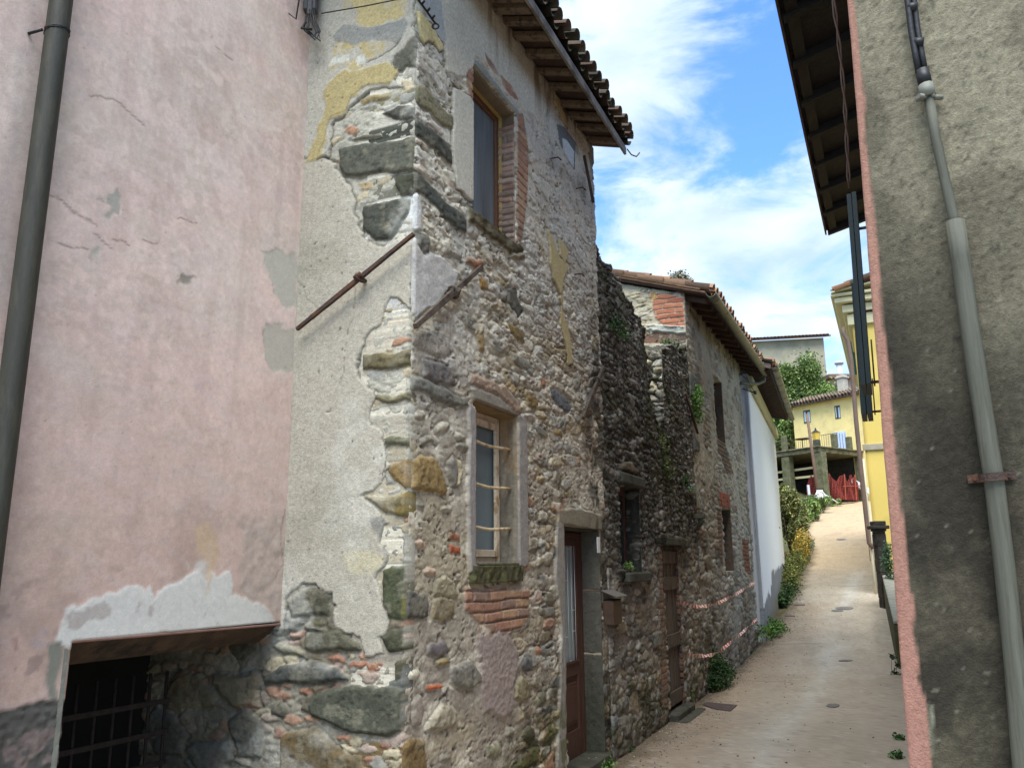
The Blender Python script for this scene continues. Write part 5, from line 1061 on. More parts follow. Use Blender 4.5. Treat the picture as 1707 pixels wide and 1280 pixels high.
def left_o(u):
    a=np.array([q[0] for q in RE]);b=np.array([q[1] for q in RE]);return np.where(u<a[0],np.interp(u,[9.6,10.2,a[0]],[.02,.06,b[0]]),np.interp(u,a,b))
def gz2(U_,O_):
    le=left_o(U_);l=np.maximum(0,le-.15-O_)*ss(13.9,15,U_)
    h=np.minimum(l*.42,6.5)+np.minimum(np.maximum(0,O_-7)*.12,5)*ss(13,30,U_)+9*ss(0,110,np.maximum(0,U_-64))
    return G(U_)+h
ZZ=gz2(UU,OO)-.02+ (fbm(UU*.3,OO*.3,3,5)-.5)*.25*ss(15,18,UU)*ss(.3,1.5,left_o(UU)-OO)
pts=np.stack([P0[0]+D0[0]*UU+N0[0]*OO,P0[1]+D0[1]*UU+N0[1]*OO,ZZ],-1).reshape(-1,3);id=np.arange(UU.size).reshape(UU.shape)
q=np.stack([id[:-1,:-1],id[:-1,1:],id[1:,1:],id[1:,:-1]],-1).reshape(-1,4)[:,::-1]
gnd=link('ground',fastmesh('ground',pts,q),mat('earth_and_grass',lin(92,96,58,.8),.95,var=.4,scale=1.2,bump=1.,bscale=12,grime=tuple(lin(120,104,76,.7)),gscale=.8));tag(gnd,kind='structure')
# road sheet
nu=1500;no=110;ru=np.concatenate([np.linspace(-12,10,700),np.linspace(10.03,52,800)]);rt=np.linspace(0,1,no)
RU,RTT=np.meshgrid(ru,rt,indexing='ij')
lo_e=np.where(RU<10,-.05+.04*fbm(RU*2,RU*0,3,2),left_o(RU)+.10*(fbm(RU*3,RU*0,3,3)-.5));re_=np.interp(RU,[-12,4.5,5.2,12.8,13.5,46,52],[6,6,4.2,3.9,3.6,5.4,7.5])
RO=lo_e+(re_-lo_e)*RTT
cr_=.03*np.sin(RTT*math.pi)
RZ=G(RU)+.006+(fbm(RU*1.2,RO*1.2,3,8)-.5)*.03*ss(0,.4,RO-lo_e)+cr_
C=np.zeros(RU.shape+(3,))+lin(178,166,148,.80)
def rp_(m,c,k=1.):
    global C
    C=C*(1-(m*k)[...,None])+np.asarray(c)*(m*k)[...,None]
n=lambda su,so,o=5,s=0:fbm(RU/su,RO/so,o,900+s)
dl=RO-lo_e
rp_(ss(1.1,.15,dl+.5*(n(.9,.4,5,1)-.5))*(RU<14.5),lin(164,140,114,.78),.7);rp_(ss(.35,.75,n(2.2,.9,5,2)),lin(158,148,130,.78),.45)
ctr=np.interp(RU,[0,14,25,50],[1.9,2.0,2.5,2.5])
for off in (-.72,.72): rp_(np.exp(-((RO-ctr-off+.2*(n(4,4,2,9)-.5))/.22)**2)*ss(.3,.6,n(3,.5,4,3)),lin(186,184,174,.84),.6)
rp_(ss(15,23,RU+3*(n(3,1.5,4,4)-.5)),lin(196,170,132,.82),.85);rp_(ss(18,21,RU)*ss(29,25,RU)*ss(1.6,.2,re_-RO+.6*(n(2,.6,4,13)-.5)),lin(206,164,112,.88),.6)
rp_(ss(.35,.05,dl+.3*(n(.3,.2,4,5)-.5)),lin(104,92,70,.7),.7);rp_(ss(.56,.7,n(.6,.25,5,6))*.18,lin(136,126,112,.7))
rp_(ss(.78,.84,n(.022,.022,2,7)),lin(112,102,90,.7),.4);rp_(ss(.78,.83,n(.05,.05,2,8)),lin(200,196,186,.8),.4)
for uc in (6.2,9.9,12.4,17.): rp_(np.exp(-((RU-uc-.25*(n(1.5,.5,3,12)-.5)-.1*(RO-2))/.03)**2)*ss(.4,.6,n(.6,.6,3,11)),lin(110,102,92,.65),.6)
rp_(ss(10,.0,np.abs(RU-14))*0,lin(0,0,0))
C*= ((1+.20*(n(.02,.02,2,21)-.5)*2)*(1+.10*(n(.3,.3,5,22)-.5)*2))[...,None]
V=np.stack([P0[0]+D0[0]*RU+N0[0]*RO,P0[1]+D0[1]*RU+N0[1]*RO,RZ],-1).reshape(-1,3);
def rz(u,o):
    l=-.0 if u<10 else float(left_o(np.array([u]))[0]);rr=np.interp(u,[-12,4.5,5.2,12.8,13.5,46,52],[6,6,4.2,3.9,3.6,5.4,7.5]);t=min(max((o-l)/(rr-l),0),1)
    return float(G(u))+.006+float((fbm(np.array([u*1.2]),np.array([o*1.2]),3,8)[0]-.5)*.03*ss(0,.4,np.array([o-l]))[0])+.03*math.sin(t*math.pi)
id=np.arange(RU.size).reshape(RU.shape)
q=np.stack([id[:-1,:-1],id[:-1,1:],id[1:,1:],id[1:,:-1]],-1).reshape(-1,4)[:,::-1]
road=link('road',fastmesh('road',V,q,C.reshape(-1,3)),attrmat('worn_asphalt',rough=.95,var=.2,scale=70,bump=.6,bscale=160,dist=.005));tag(road,kind='structure')
def plate(name,pts,m,label,cat,group=None,h=.022):
    P=[onground(*p) for p in pts]
    for p in P:
        q=uo(p[0],p[1]);p[2]=rz(*q)+.004
    h=-.012;mb=MB();lo=[p+np.array([0,0,.0]) for p in P];hi=[p+np.array([0,0,h+.018]) for p in P];mb.face(hi)
    for i in range(len(P)):
        j=(i+1)%len(P);mb.face((lo[i],lo[j],hi[j],hi[i]))
    return tag(settle(mb.build(name,m)),label,cat,group)
castm=mat('cast_iron',lin(92,80,76),.7,.3,var=.3,scale=20,bump=.8,bscale=60)
plate('drain_cover',[(1170,1176),(1180,1172),(1229,1178),(1218,1187),(1195,1184)],castm,'rusty rectangular drain cover in the road beside the green bush','drain cover','covers in the road')
def ring_plate(cx_,cy_,w_,h_,label):
    pts=[(cx_+w_*math.cos(a),cy_+h_*math.sin(a)) for a in np.linspace(0,2*math.pi,15)[:-1]];plate('manhole_cover',pts,mat('dull_iron',lin(112,108,104),.75,.2,var=.3,scale=14,bump=.6),label,'manhole cover','covers in the road',h=.02)
ring_plate(1408,1016,15,2.4,'wide dark manhole cover in the middle of the road level with the white house')
ring_plate(1396,1020,10,1.8,'small dark cover just in front of the widest manhole cover')
ring_plate(1389,1181,11,3.0,'round manhole cover nearest the camera in the pale road');ring_plate(1402,900,8,1.2,'thin manhole cover high on the far orange part of the road')
ring_plate(1410,1105,12,1.5,'flat worn cover in the middle of the road beyond the nearest manhole')
for p,lb_ in (((1333,1009),'narrow iron slot drain at the far foot of the white house'),((1316,1027),'narrow iron slot drain along the foot of the white house, nearer one')):
    x,y=p;plate('slot_drain',[(x-9,y-.6),(x+9,y),(x+9,y+1.6),(x-9,y+1.0)],castm,lb_,'drain','covers in the road')
# ============================================================ LOW GARDEN WALL, PIER, YELLOW BUILDING (right, beyond)
mossw=mat('mossy_wall',lin(96,90,66,.7),.95,var=.4,scale=5,bump=1.,bscale=20,grime=tuple(lin(78,88,38,.65)),gscale=3)
a=onground(1498,1118);b=onground(1475,1008)
lw=empty('garden_wall',(a+b)/2,'low mossy garden wall along the right side of the road','wall')
t=(b-a);nr=np.array([t[1],-t[0],0]);nr/=np.linalg.norm(nr)
tz_=onplane(1474,958,b[:2],N0)[1]
mb=MB();segs=12
for i in range(segs):
    p=a+t*(i/segs);q_=a+t*((i+1)/segs);h=max(.5,(tz_-b[2]))*(1+.04*math.sin(i*2.2));mb.box([p[0],p[1],G(uo(p[0],p[1])[0])-.2],(q_-p)*np.array([1,1,0])+np.array([0,0,(q_-p)[2]]),nr*.22,(0,0,h+.2))
mb.build('masonry',mossw,lw,bevel=.01)
mb=MB();mb.box([a[0],a[1],a[2]+(tz_-b[2])+.02],t,nr*.26,(0,0,.05));mb.build('coping',mat('grey_coping',lin(140,138,124),.9,var=.25,bump=.5),lw,bevel=.01)
Yp_=18.;pc=onplane(1463,1004,np.array([0,18.6]),np.array([1.,0]))
pb=np.array([(1456.5-853)/1383*18.6,18.6]);pier=empty('gate_pier',(*pb,.4),'dark stone gate pier with a moulded cap in front of the yellow building','pier')
E1=np.array([1.,0]);xl,z_t=onplane(1456,868,np.array([0,18.6]),E1);xr,_=onplane(1480,868,np.array([0,18.6]),E1)
blk=mat('dark_pier_stone',lin(74,66,58,.75),.95,var=.4,scale=12,bump=1.,bscale=40,grime=tuple(lin(44,42,36,.7)),gscale=6)
w_=xr-xl;capz=onplane(1468,885,np.array([0,18.6]),E1)[1]
mb=MB();z=.2;i=0
while z<capz-.01:
    hh=min(.285,capz-z);mb.box([xl+.05+.006*(i%2),18.6+.05,z],(w_-.10-.012*(i%2),0,0),(0,w_-.1,0),(0,0,hh-.001));z+=hh;i+=1
mb.build('shaft',blk,pier,bevel=.012)
mb=MB();mb.box([xl+.03,18.63,capz],(w_-.06,0,0),(0,w_-.06,0),(0,0,.05));mb.box([xl-.02,18.58,capz+.05],(w_+.04,0,0),(0,w_+.04,0),(0,0,.08));mb.box([xl+.03,18.63,capz+.13],(w_-.06,0,0),(0,w_-.06,0),(0,0,z_t-capz-.13));mb.build('cap',blk,pier,bevel=.015)
YC=np.array([.4375*20.5,20.5]);YW=Panel(YC,N0,0,7,.2,8.,.1,.1,lin(232,204,112,.85),seed=51)
YW.var(1,.05,.8,.8,1);YW.paint(ss(.6,.75,YW.noise(1.2,.8,4,2)),lin(206,180,96,.8),.4);YW.paint(ss(1.5,.6,YW.Z+.3*(YW.noise(.4,.4,4,3)-.5)),lin(180,160,90,.75),.5)
zt5=onplane(1410,520,YC,N0)[1];YW.cut((YW.Z>zt5+.2).astype(float))
yb=empty('yellow_building',(*(YC+N0*3+D0*4),.6),'bright yellow building with a cream cornice and brown downpipe behind the salmon corner','building')
ypm=attrmat('yellow_render',rough=.9,var=.04,scale=20,bump=.2,bscale=60);YW.build('end_wall',ypm,yb,.1)
mb=MB();mb.box([*(YC+D0*.1+N0*.0),-.2],(*(N0*7),0),(*(D0*11),0),(0,0,zt5+.3));mb.build('side_walls',mat('yellow_side_render',lin(226,200,120,.82),.9,var=.06,bump=.2),yb)
bz=onplane(1455,745,YC,N0)[1];mb=MB();YW.box(mb,-.05,7,bz-.08,bz+.08,.0,.05);mb.build('string_course',mat('grey_band',lin(160,150,128),.85,var=.15,bump=.3),yb,bevel=.01)
crm=mat('cream_cornice',lin(222,212,168,.85),.85,var=.06,bump=.15)
YS=Panel(YC,D0,0,11,0,8,1,1,[1,1,1],flip=-1)
zc=zt5+.15
for (o0,o1,z0,z1) in ((.0,.10,zc-.55,zc-.25),(.0,.20,zc-.22,zc-.02),(.0,.36,zc+.02,zc+.16),(.0,.44,zc+.18,zc+.26)):
    mb=MB();a=YC-N0*o1-D0*min(o1,.5);mb.box([*a,z0],(*(N0*(7+o1)),0),(*(D0*(11+min(o1,.5))),0),(0,0,z1-z0));mb.build('cornice',crm,yb,bevel=.015)
YT=Panel(YC-D0*.5,D0,0,11,0,8,1,1,[1,1,1],flip=-1)
tile_roof(yb,YT,-.05,11.2,lambda u:zc+.28+0*u,math.radians(16),.34,3.,61,pitch=.24,r=.1)
mb=MB();mb.box([*(YC-D0*.5-N0*.42),zc+.27],(*(N0*7.6),1.0),(*(D0*11.4),0),(0,0,.04));mb.build('roof_boards',crm,yb)
mb=MB();q=[onplane(x,y,YC-D0*.12-N0*.0,N0) for x,y in ((1405,546),(1406,556),(1413,566),(1419,600),(1427,700),(1436,790),(1446,880),(1449,905),(1456,914))];Pn=[np.array([*(YC-D0*.12+N0*u),z]) for u,z in q];mb.tube(Pn,.055,10);mb.build('downpipe',mat('brown_pipe',lin(112,92,80),.5,var=.15),yb)
mb=MB();q=[onplane(x,y,YC-D0*.06,N0) for x,y in ((1439,765),(1444,820),(1450,880),(1454,930),(1461,1000))];mb.tube([np.array([*(YC-D0*.06+N0*u),z]) for u,z in q],.03,8);mb.build('white_conduit',mat('white_conduit_mat',lin(206,198,170),.6,var=.1),yb)
# open green shutters further along its street side
for (u_,x0,x1,yt,yb_) in ((5.,1430,1437,756,815),(3.,1416,1422,560,625)):
    o0,z1=onplane(x0,yt,YC+D0*u_,-N0);o1,_=onplane(x1,yt,YC+D0*u_,-N0);_,z0=onplane(x0,yb_,YC+D0*u_,-N0)
    mb=MB();mb.box([*(YC+D0*u_-N0*o0),z0],(*(N0*max(.08,(o0-o1))),0),(*(D0*.06),0),(0,0,z1-z0));mb.build('shutter',mat('green_shutter',lin(40,104,92,.8),.5,var=.1),yb,bevel=.01)
# ============================================================ FAR YELLOW HOUSE WITH TERRACE
AF=az(-34.);AFn=az(56.)           # wall runs along AF (away to the left); terrace side along AFn
cwall=np.array([21.3,51.]);Yw=lambda x,y,off=0.:onplane(x,y,cwall-AFn*off,AF)
def wp(u,z,o=0.):
    q=cwall+AF*u-AFn*o;return np.array([q[0],q[1],z])
fh=empty('far_yellow_house',wp(2,5.,-2),'pale yellow house at the top of the road above a terrace','house')
uL,zL=Yw(1322,693);_,zR=Yw(1420,660)
ztop=max(zL,zR);yfm=mat('pale_yellow_render',lin(246,222,150,.95),.9,var=.05,scale=.8,bump=.2,grime=tuple(lin(234,210,146,.92)),gscale=1.2)
mb=MB();mb.box(wp(-4,4.6),(*(AF*(uL+4)),0),(*(AFn*6),0),(0,0,ztop-4.6));mb.build('walls',yfm,fh)
def boxF(mb,x0,y0,x1,y1,o0,o1):
    ua,za=Yw(x0,y0);ub,zb=Yw(x1,y1);mb.box(wp(ua,zb,o0),np.array([*(AF*(ub-ua)),0]),np.array([*(-AFn*(o1-o0)),0]),(0,0,za-zb));return ua,ub,za,zb
for (x0,y0,x1,y1) in ((1339,685,1352,704),(1391,677,1402,697)):
    mb=MB();boxF(mb,x0,y0,x1,y1,-.02,.03);f=mb.build('window',mat('dark_window_frame',lin(70,58,52),.6,var=.1),fh)
    xm=(x0+x1)/2
    for (xa,xb) in ((x0+1.6,xm-.6),(xm+.8,x1-.3)):
        mb=MB();boxF(mb,xa,y0+2,xb,y1-1,.032,.045);mb.build('pane',glass_sky,f)
mb=MB();ua,ub,za,zb=boxF(mb,1390,721,1413,752,.0,.06);mb.build('terrace_door',mat('white_door',lin(206,214,222),.8,var=.1),fh)
cu=mb=MB()
for i in range(5):
    x=1391.5+i*4.6;boxF(mb,x,722,x+2.0,751,.065,.085)
mb.build('striped_curtain',mat('blue_stripe',lin(112,142,196),.8,var=.15),fh)
mb=MB();boxF(mb,1386,786,1412,836,-.02,.03);mb.build('doorway',interior,fh)
mb=MB();boxF(mb,1412,815,1440,840,.0,.03);mb.build('grey_base',mat('grey_render2',lin(138,138,124),.9,var=.2,bump=.3),fh)
FP=Panel(wp(-4,0)[:2],AF,0,uL+4,0,1,1,1,[1,1,1],flip=1)
if np.dot(FP.n,-AFn)<0: FP.n=-FP.n
tile_roof(fh,FP,-.2,uL+4.5,lambda u:ztop+.02+0*u,math.radians(17),.5,3.4,71,pitch=.24,r=.1,cols=[lin(140,122,104,.8),lin(120,110,92,.8),lin(160,134,112,.85)])
roof_deck(fh,FP,-.2,uL+4.5,lambda u:ztop-.08+0*u,math.radians(17),.5,3.4,th=.08)
FB=Panel(wp(-4,0,-6.)[:2],AF,0,uL+4,0,1,1,1,[1,1,1]);FB.n=-FP.n
roof_deck(fh,FB,-.2,uL+4.5,lambda u:ztop-.08+0*u,math.radians(17),.4,3.4,th=.08)
mb=MB();q=Yw(1376,648)[0];mb.box(wp(q-.3,ztop+.4,-1.6),np.array([*(AF*.5),0]),np.array([*(AFn*.5),0]),(0,0,1.3));mb.box(wp(q-.38,ztop+1.7,-1.52),np.array([*(AF*.66),0]),np.array([*(AFn*.66),0]),(0,0,.10));mb.box(wp(q-.3,ztop+1.8,-1.6),np.array([*(AF*.5),0]),np.array([*(AFn*.5),0]),(0,0,.12));mb.build('chimney',mat('pale_chimney',lin(180,172,156),.9,var=.2),fh,bevel=.02)
mb=MB()
for i in range(3):
    mb.box(wp(-.2+i*.0,5.2,.0)+np.array([0,0,0]),(.01,0,0),(0,.01,0),(0,0,.01))
mb.bm.free()
# terrace deck on columns
cn=np.array([18.2,48.]);dk0,dz_=onplane(1377,744,cn,AF)
tr=empty('terrace',(*(cn+AFn*2),5.2),'concrete terrace slab on mossy columns in front of the pale yellow house','terrace')
slabm=mat('mossy_concrete',lin(128,120,96,.72),.95,var=.35,scale=3,bump=.8,bscale=18,grime=tuple(lin(84,92,54,.65)),gscale=2.5)
base=cn
mb=MB();mb.box([*(cn-AF*.15-AFn*.15),dz_-.28],(*(AF*8.2),0),(*(AFn*4.5),0),(0,0,.28));mb.build('slab',slabm,tr,bevel=.03)
mb=MB();mb.box([*(cn-AF*.25-AFn*.25),dz_],(*(AF*8.3),0),(*(AFn*.5),0),(0,0,.08));mb.box([*(cn-AF*.25+AFn*.26),dz_],(*(AF*.5),0),(*(AFn*4.1),0),(0,0,.08));mb.build('edge_coping',slabm,tr,bevel=.02)
colm=mat('lichen_column',lin(120,118,90,.72),.95,var=.4,scale=4,bump=1.,bscale=16,grime=tuple(lin(92,98,60,.65)),gscale=3)
for s_ in (0.,2.35,4.9):
    mb=MB();c=cn+AF*s_;mb.box([*(c-AF*.28-AFn*.1),4.2],(*(AF*.56),0),(*(AFn*.5),0),(0,0,dz_-.28-4.2));mb.build('column',colm,tr,bevel=.04)
mb=MB();c=cn+AFn*3.9;mb.box([*(c-AF*.1),4.2],(*(AF*.3),0),(*(AFn*.3),0),(0,0,dz_-.28-4.2));mb.build('column',colm,tr,bevel=.03)
mb=MB();mb.box([*(cn+AFn*4.15-AF*-.5),4.6],(*(AF*7.6),0),(*(AFn*.12),0),(0,0,dz_-.28-4.6));mb.build('back_wall',mat('dark_back_wall',lin(74,68,58,.6),.95,var=.4,bump=.5),tr)
# things on the terrace
def on(p,s_,t_): return np.array([*(cn+AF*s_+AFn*t_),p])
for i,(s_,t_,h,lb_) in enumerate(((2.5,.2,.95,'mossy stub post on the terrace edge, leftmost'),(-.05,1.6,.85,'ivy topped stub post on the terrace right of the lantern'),(-.05,3.1,.8,'ivy topped stub post at the right end of the terrace'))):
    mb=MB();mb.box(on(dz_+.08,s_-.15,t_-.15),(*(AF*.3),0),(*(AFn*.3),0),(0,0,h));tag(settle(mb.build('stub_post',colm,bevel=.03)),lb_,'post','stub posts on the terrace')
ln=empty('lantern',on(dz_+.08,.1,.1),'yellow glazed lantern on a dark pedestal at the terrace corner','lantern')
mb=MB();mb.box(on(dz_+.08,-.02,-.02),(*(AF*.34),0),(*(AFn*.34),0),(0,0,.42));mb.build('pedestal',darkstone,ln,bevel=.03)
def frust(mb,c,r0,r1,z0,z1,n=6):
    a=[c+np.array([r0*math.cos(2*math.pi*k/n),r0*math.sin(2*math.pi*k/n),z0]) for k in range(n)];b=[c+np.array([r1*math.cos(2*math.pi*k/n),r1*math.sin(2*math.pi*k/n),z1]) for k in range(n)]
    for k in range(n): mb.face((a[k],a[(k+1)%n],b[(k+1)%n],b[k]))
    mb.face(a[::-1]);mb.face(b)
c=on(dz_+.50,.15,.15);mb=MB();frust(mb,c,.17,.26,0,.42);mb.build('glass',mat('amber_glass',lin(222,186,84),.35,var=.1,bump=.05),ln)
mb=MB();frust(mb,c,.30,.10,.42,.56);frust(mb,c,.08,.03,.56,.72);mb.build('cap',blackmetal,ln)
rl=empty('terrace_railing',on(dz_+.08,2,3.4),'thin wrought iron railing along the terrace','railing')
mb=MB()
p0=on(dz_+.08,-.1,1.9);p1=on(dz_+.08,7,1.9)
for z in (.12,.95): mb.tube([p0+np.array([0,0,z]),p1+np.array([0,0,z])],.018,5)
mb.build('rail',iron,rl)
mb=MB()
for k in range(46):
    p=p0+(p1-p0)*k/45;mb.tube([p+np.array([0,0,.1]),p+np.array([0,0,.95])],.011,4,cap=False)
bl=mb.build('balusters',iron,rl);tag(bl,kind=None)
for i,(x,y) in enumerate(((1303,752),(1333,749))):
    s_=3.2-1.5*i;c=on(dz_+.08,s_+.9*(1-i),.9);tb=empty('round_table',c,['small round table on the terrace, the left one','small round table on the terrace beside the stub post'][i],'table','round tables on the terrace')
    mb=MB();mb.tube([c+np.array([0,0,.70]),c+np.array([0,0,.74])],.42,16);mb.build('top',darkwood,tb)
    mb=MB();mb.tube([c,c+np.array([0,0,.70])],.03,6);mb.tube([c,c+np.array([0,0,.03])],.22,10);mb.build('pedestal',iron,tb)
# pole in front, posts, rails, net
pl=onground(1368,838);Y_=46.;pp=onplane(1366,838,np.array([0,Y_]),E1);pt=onplane(1345,690,np.array([0,Y_]),E1)
mb=MB();mb.tube([[pp[0],Y_,pp[1]-.6],[pp[0]*.55+pt[0]*.45,Y_,pp[1]*.55+pt[1]*.45],[pt[0],Y_,pt[1]]],[.10,.09,.08],8);pole=mb.build('utility_pole',mat('rusty_pole',lin(122,98,80,.8),.7,var=.3,scale=2,bump=.2));tag(settle(pole),'tall rust-brown leaning pole in front of the terrace','pole')
mb=MB();a_=onplane(1367,824,np.array([0,Y_-.2]),E1);mb.box([a_[0]-.18,Y_-.2,a_[1]-.25],(.36,0,0),(0,.03,0),(0,0,.5));tag(settle(mb.build('notice',mat('white_notice',lin(225,226,224),.7,var=.05))),'small white notice fixed low on the rust-brown pole','notice')
a_=onplane(1347,808,np.array([0,47.]),E1);b_=onplane(1351,838,np.array([0,47.]),E1)
mb=MB();mb.box([b_[0]-.05,47.,b_[1]-.5],(.12,0,0),(0,.12,0),(-(b_[0]-a_[0])*.8,0,a_[1]-b_[1]+.5));tag(settle(mb.build('white_post',mat('white_post_paint',lin(214,216,218),.6,var=.05))),'slim white post left of the rust-brown pole','post')
for i,(y0,y1,lb_) in enumerate(((788,779,'upper cream timber rail across the dark space under the terrace'),(800,794,'lower cream timber rail across the dark space under the terrace'))):
    o_=.3;a_=onplane(1290,y0+2,cn+AFn*.5,AF);b_=onplane(1369,y1,cn+AFn*.5,AF);mb=MB();p=np.array([*(cn+AFn*.5+AF*a_[0]),a_[1]]);q_=np.array([*(cn+AFn*.5+AF*b_[0]),b_[1]]);mb.box(p,q_-p,(*(AFn*.06),0),(0,0,.13));tag(settle(mb.build('timber_rail',mat('cream_timber',lin(214,198,152),.8,var=.1))),lb_,'rail','cream rails under the terrace')
# orange net barrier
net=mat('orange_net',lin(128,50,40,.85),.75,var=.3,scale=3,bump=.2)
cN=cn-AFn*.0;mb=MB();nx,nz_=34,14;Pq=[]
A_=onplane(1375,836,cn+AFn*1.0,AF)
def netp(s_,t_,z): return np.array([*(cn+AF*s_+AFn*t_),z])
g0=5.15
path=[(1.2,.4),(.2,.6),(-.35,1.3),(-.45,2.2),(-.4,2.7),(-.3,3.1)]
def pathp(t):
    t=t*(len(path)-1);i=min(int(t),len(path)-2);f=t-i;return (path[i][0]*(1-f)+path[i+1][0]*f,path[i][1]*(1-f)+path[i+1][1]*f)
grid=[[None]*(nz_+1) for _ in range(nx+1)]
for i in range(nx+1):
    s_,t_=pathp(i/nx);tp=1.25+.18*math.sin(i*.9)+.1*math.sin(i*2.3)
    for j in range(nz_+1): grid[i][j]=netp(s_+.08*math.sin(i*.8+j*.3),t_+.06*math.cos(i*1.3+j*.4),g0+tp*j/nz_)
for i in range(nx+1):
    for j in range(nz_):
        if i<nx: pass
        mb.box(grid[i][j]-np.array([.025,0,0]),(.055,0,0),(0,.012,0),grid[i][j+1]-grid[i][j])
for j in range(nz_+1):
    for i in range(nx): mb.box(grid[i][j],grid[i+1][j]-grid[i][j],(0,.012,0),(0,0,.05))
tag(settle(mb.build('safety_net',net)),'orange plastic safety netting strung below the terrace at the top of the road','netting')
mb=MB();
for k,(s_,t_) in enumerate(((-.5,1.5),(-.6,2.4),(-.5,3.2))): mb.box(netp(s_,t_,g0),(.06,0,0),(0,.06,0),(.05,0,1.5))
mb.box(netp(-.5,1.4,g0+.75),netp(-.6,3.3,g0+.85)-netp(-.5,1.4,g0+.75),(0,.04,0),(0,0,.05));tag(settle(mb.build('orange_barrier',mat('orange_frame',lin(150,74,54),.6,var=.15))),'orange barrier frame standing against the netting','barrier')
mb=MB();c=netp(.15,3.2,g0+1.1);mb.box(c,(.9,-.3,-.75),(.1,.3,0),(.1,0,.35));tag(settle(mb.build('white_sheet',mat('white_plastic_sheet',lin(206,212,220),.5,var=.2,scale=3,bump=.5),bevel=.06)),'crumpled white sheeting leaning in the dark doorway','sheet')
mb=MB();c_=onplane(1368,828,np.array([0,45.5]),E1);c=np.array([c_[0],45.5,c_[1]])
for k in range(3): mb.tube([c+np.array([.26*math.cos(a),.05*k,.30*math.sin(a)]) for a in np.linspace(0,6.283,18)],.035,6,cap=False)
mb.tube([c+np.array([.2,0,.15]),c+np.array([.6,0,-.1]),c+np.array([.95,0,-.35])],.03,6);tag(settle(mb.build('hose_coil',mat('white_hose',lin(220,220,216),.5,var=.05))),'coil of white hose at the foot of the mossy corner column','hose')
# ============================================================ VEGETATION
def wallpt(P_,x,y,o=0.):
    u,z=P_.px([(x,y)],o)[0];return P_.P(u,z,o)
DG=[lin(52,84,42,.7),lin(70,104,52,.72),lin(40,66,34,.65),lin(88,122,62,.75)]
LG_=[lin(104,144,66,.8),lin(84,124,50,.75),lin(128,162,84,.85)]
def plant(name,base,blobs,n,size,cols,seed,label,cat,group=None,stems=6,stemcol=None,upd=.3):
    e=empty(name,tuple(map(float,base)),label,cat,group)
    leaves('foliage',blobs,n,size,cols,seed,e,updir=upd)
    if stems:
        R_=np.random.RandomState(seed);mb=MB()
        for k in range(stems):
            b=blobs[R_.randint(len(blobs))];t=np.array(b[0])+R_.normal(size=3)*np.array(b[1])*.4;p=np.array(base)+np.array([R_.normal()*.02,R_.normal()*.02,-.02]);m_=(p+t)/2+R_.normal(size=3)*.03
            mb.tube([p,m_,t],[.006,.004,.002] if size<.08 else [.02,.014,.006],4)
        mb.build('stems',stemcol or mat('plant_stem',lin(84,82,52,.7),.8,var=.2),e)
    return e
b=onground(1196,1150)-np.array([*(N0*.05),0])
plant('bush',b,[(b+np.array([0,0,.17]),(.22,.20,.18)),(b+np.array([.14,.16,.22]),(.2,.2,.22)),(b+np.array([-.05,-.16,.12]),(.16,.16,.13)),(b+np.array([.02,.1,.38]),(.14,.16,.14)),(b+np.array([.2,.34,.14]),(.14,.16,.13))],5200,.034,DG,1,'dense dark green bush at the foot of the stone wall under the lower tape','bush',stems=14)
def weed(x,y,w_,h_,n,size,cols,seed,label,group='weeds along the wall foot',name='weed',off=.05,k=3):
    b=onground(x,y)-np.array([*(N0*off),0]);R_=np.random.RandomState(seed);bl=[]
    for i in range(k): bl.append((b+np.array([D0[0],D0[1],0])*R_.uniform(-w_,w_)+np.array([N0[0],N0[1],0])*R_.uniform(-.05,.08)+np.array([0,0,h_*R_.uniform(.25,.7)]),(w_*.45,w_*.35,h_*.45)))
    return plant(name,b,bl,n,size,cols,seed,label,'weed',group,stems=5)
weed(1148,1176,.20,.24,900,.04,LG_,2,'bright green weed clump right of the plank door step',k=5)
weed(1105,1190,.10,.16,260,.03,LG_,3,'small weed left of the plank door step')
weed(1045,1258,.14,.08,260,.02,DG,4,'low weeds at the wall foot between the mailbox and the step')
weed(1012,1290,.14,.12,420,.03,LG_,5,'leafy weeds right beside the brown door threshold',k=4)
weed(1283,1064,.7,.34,1700,.06,LG_,6,'tall grassy weeds at the near corner of the white house',k=7)
weed(1240,1092,.3,.12,200,.04,LG_,7,'thin weeds at the far end of the old stone wall')
weed(1318,1012,.4,.3,700,.07,DG,8,'weeds at the far foot of the white house',k=4,off=.2)
def hang(P_,x,y,rw,rh,n,size,cols,seed,label,o=.06,name='wall_plant',k=4,group='plants growing from the walls'):
    c=wallpt(P_,x,y,o);R_=np.random.RandomState(seed);bl=[(c+np.array([*(P_.D*R_.uniform(-rw,rw)),R_.uniform(-rh,rh)*.7]),(rw*.5,rw*.5,rh*.5)) for _ in range(k)]
    return plant(name,c-np.array([0,0,rh*.5]),bl,n,size,cols,seed,label,'plant',group,stems=4)
hang(T,1162,670,.16,.30,1100,.035,LG_,11,'hanging green plant on the old stone wall below the grey slab',k=6)
hang(W,1146,806,.12,.10,220,.03,DG,12,'small tuft of leaves growing where the ruin meets the old house')
hang(W,1046,944,.10,.05,160,.022,LG_,13,'tiny plant on the dark stone window sill',o=.03)
hang(W,1106,760,.18,.30,500,.03,[lin(108,118,58,.75),lin(84,98,44,.7)],14,'mossy trailing growth on the ruin below its notch',o=.03,k=6)
hang(W,1030,540,.22,.20,380,.03,DG,15,'ivy tufts high on the dark ruined wall',o=.04,k=6)
hang(W,1104,702,.18,.10,300,.04,LG_,16,'fresh green weeds growing in the notch of the ruined wall',o=-.1)
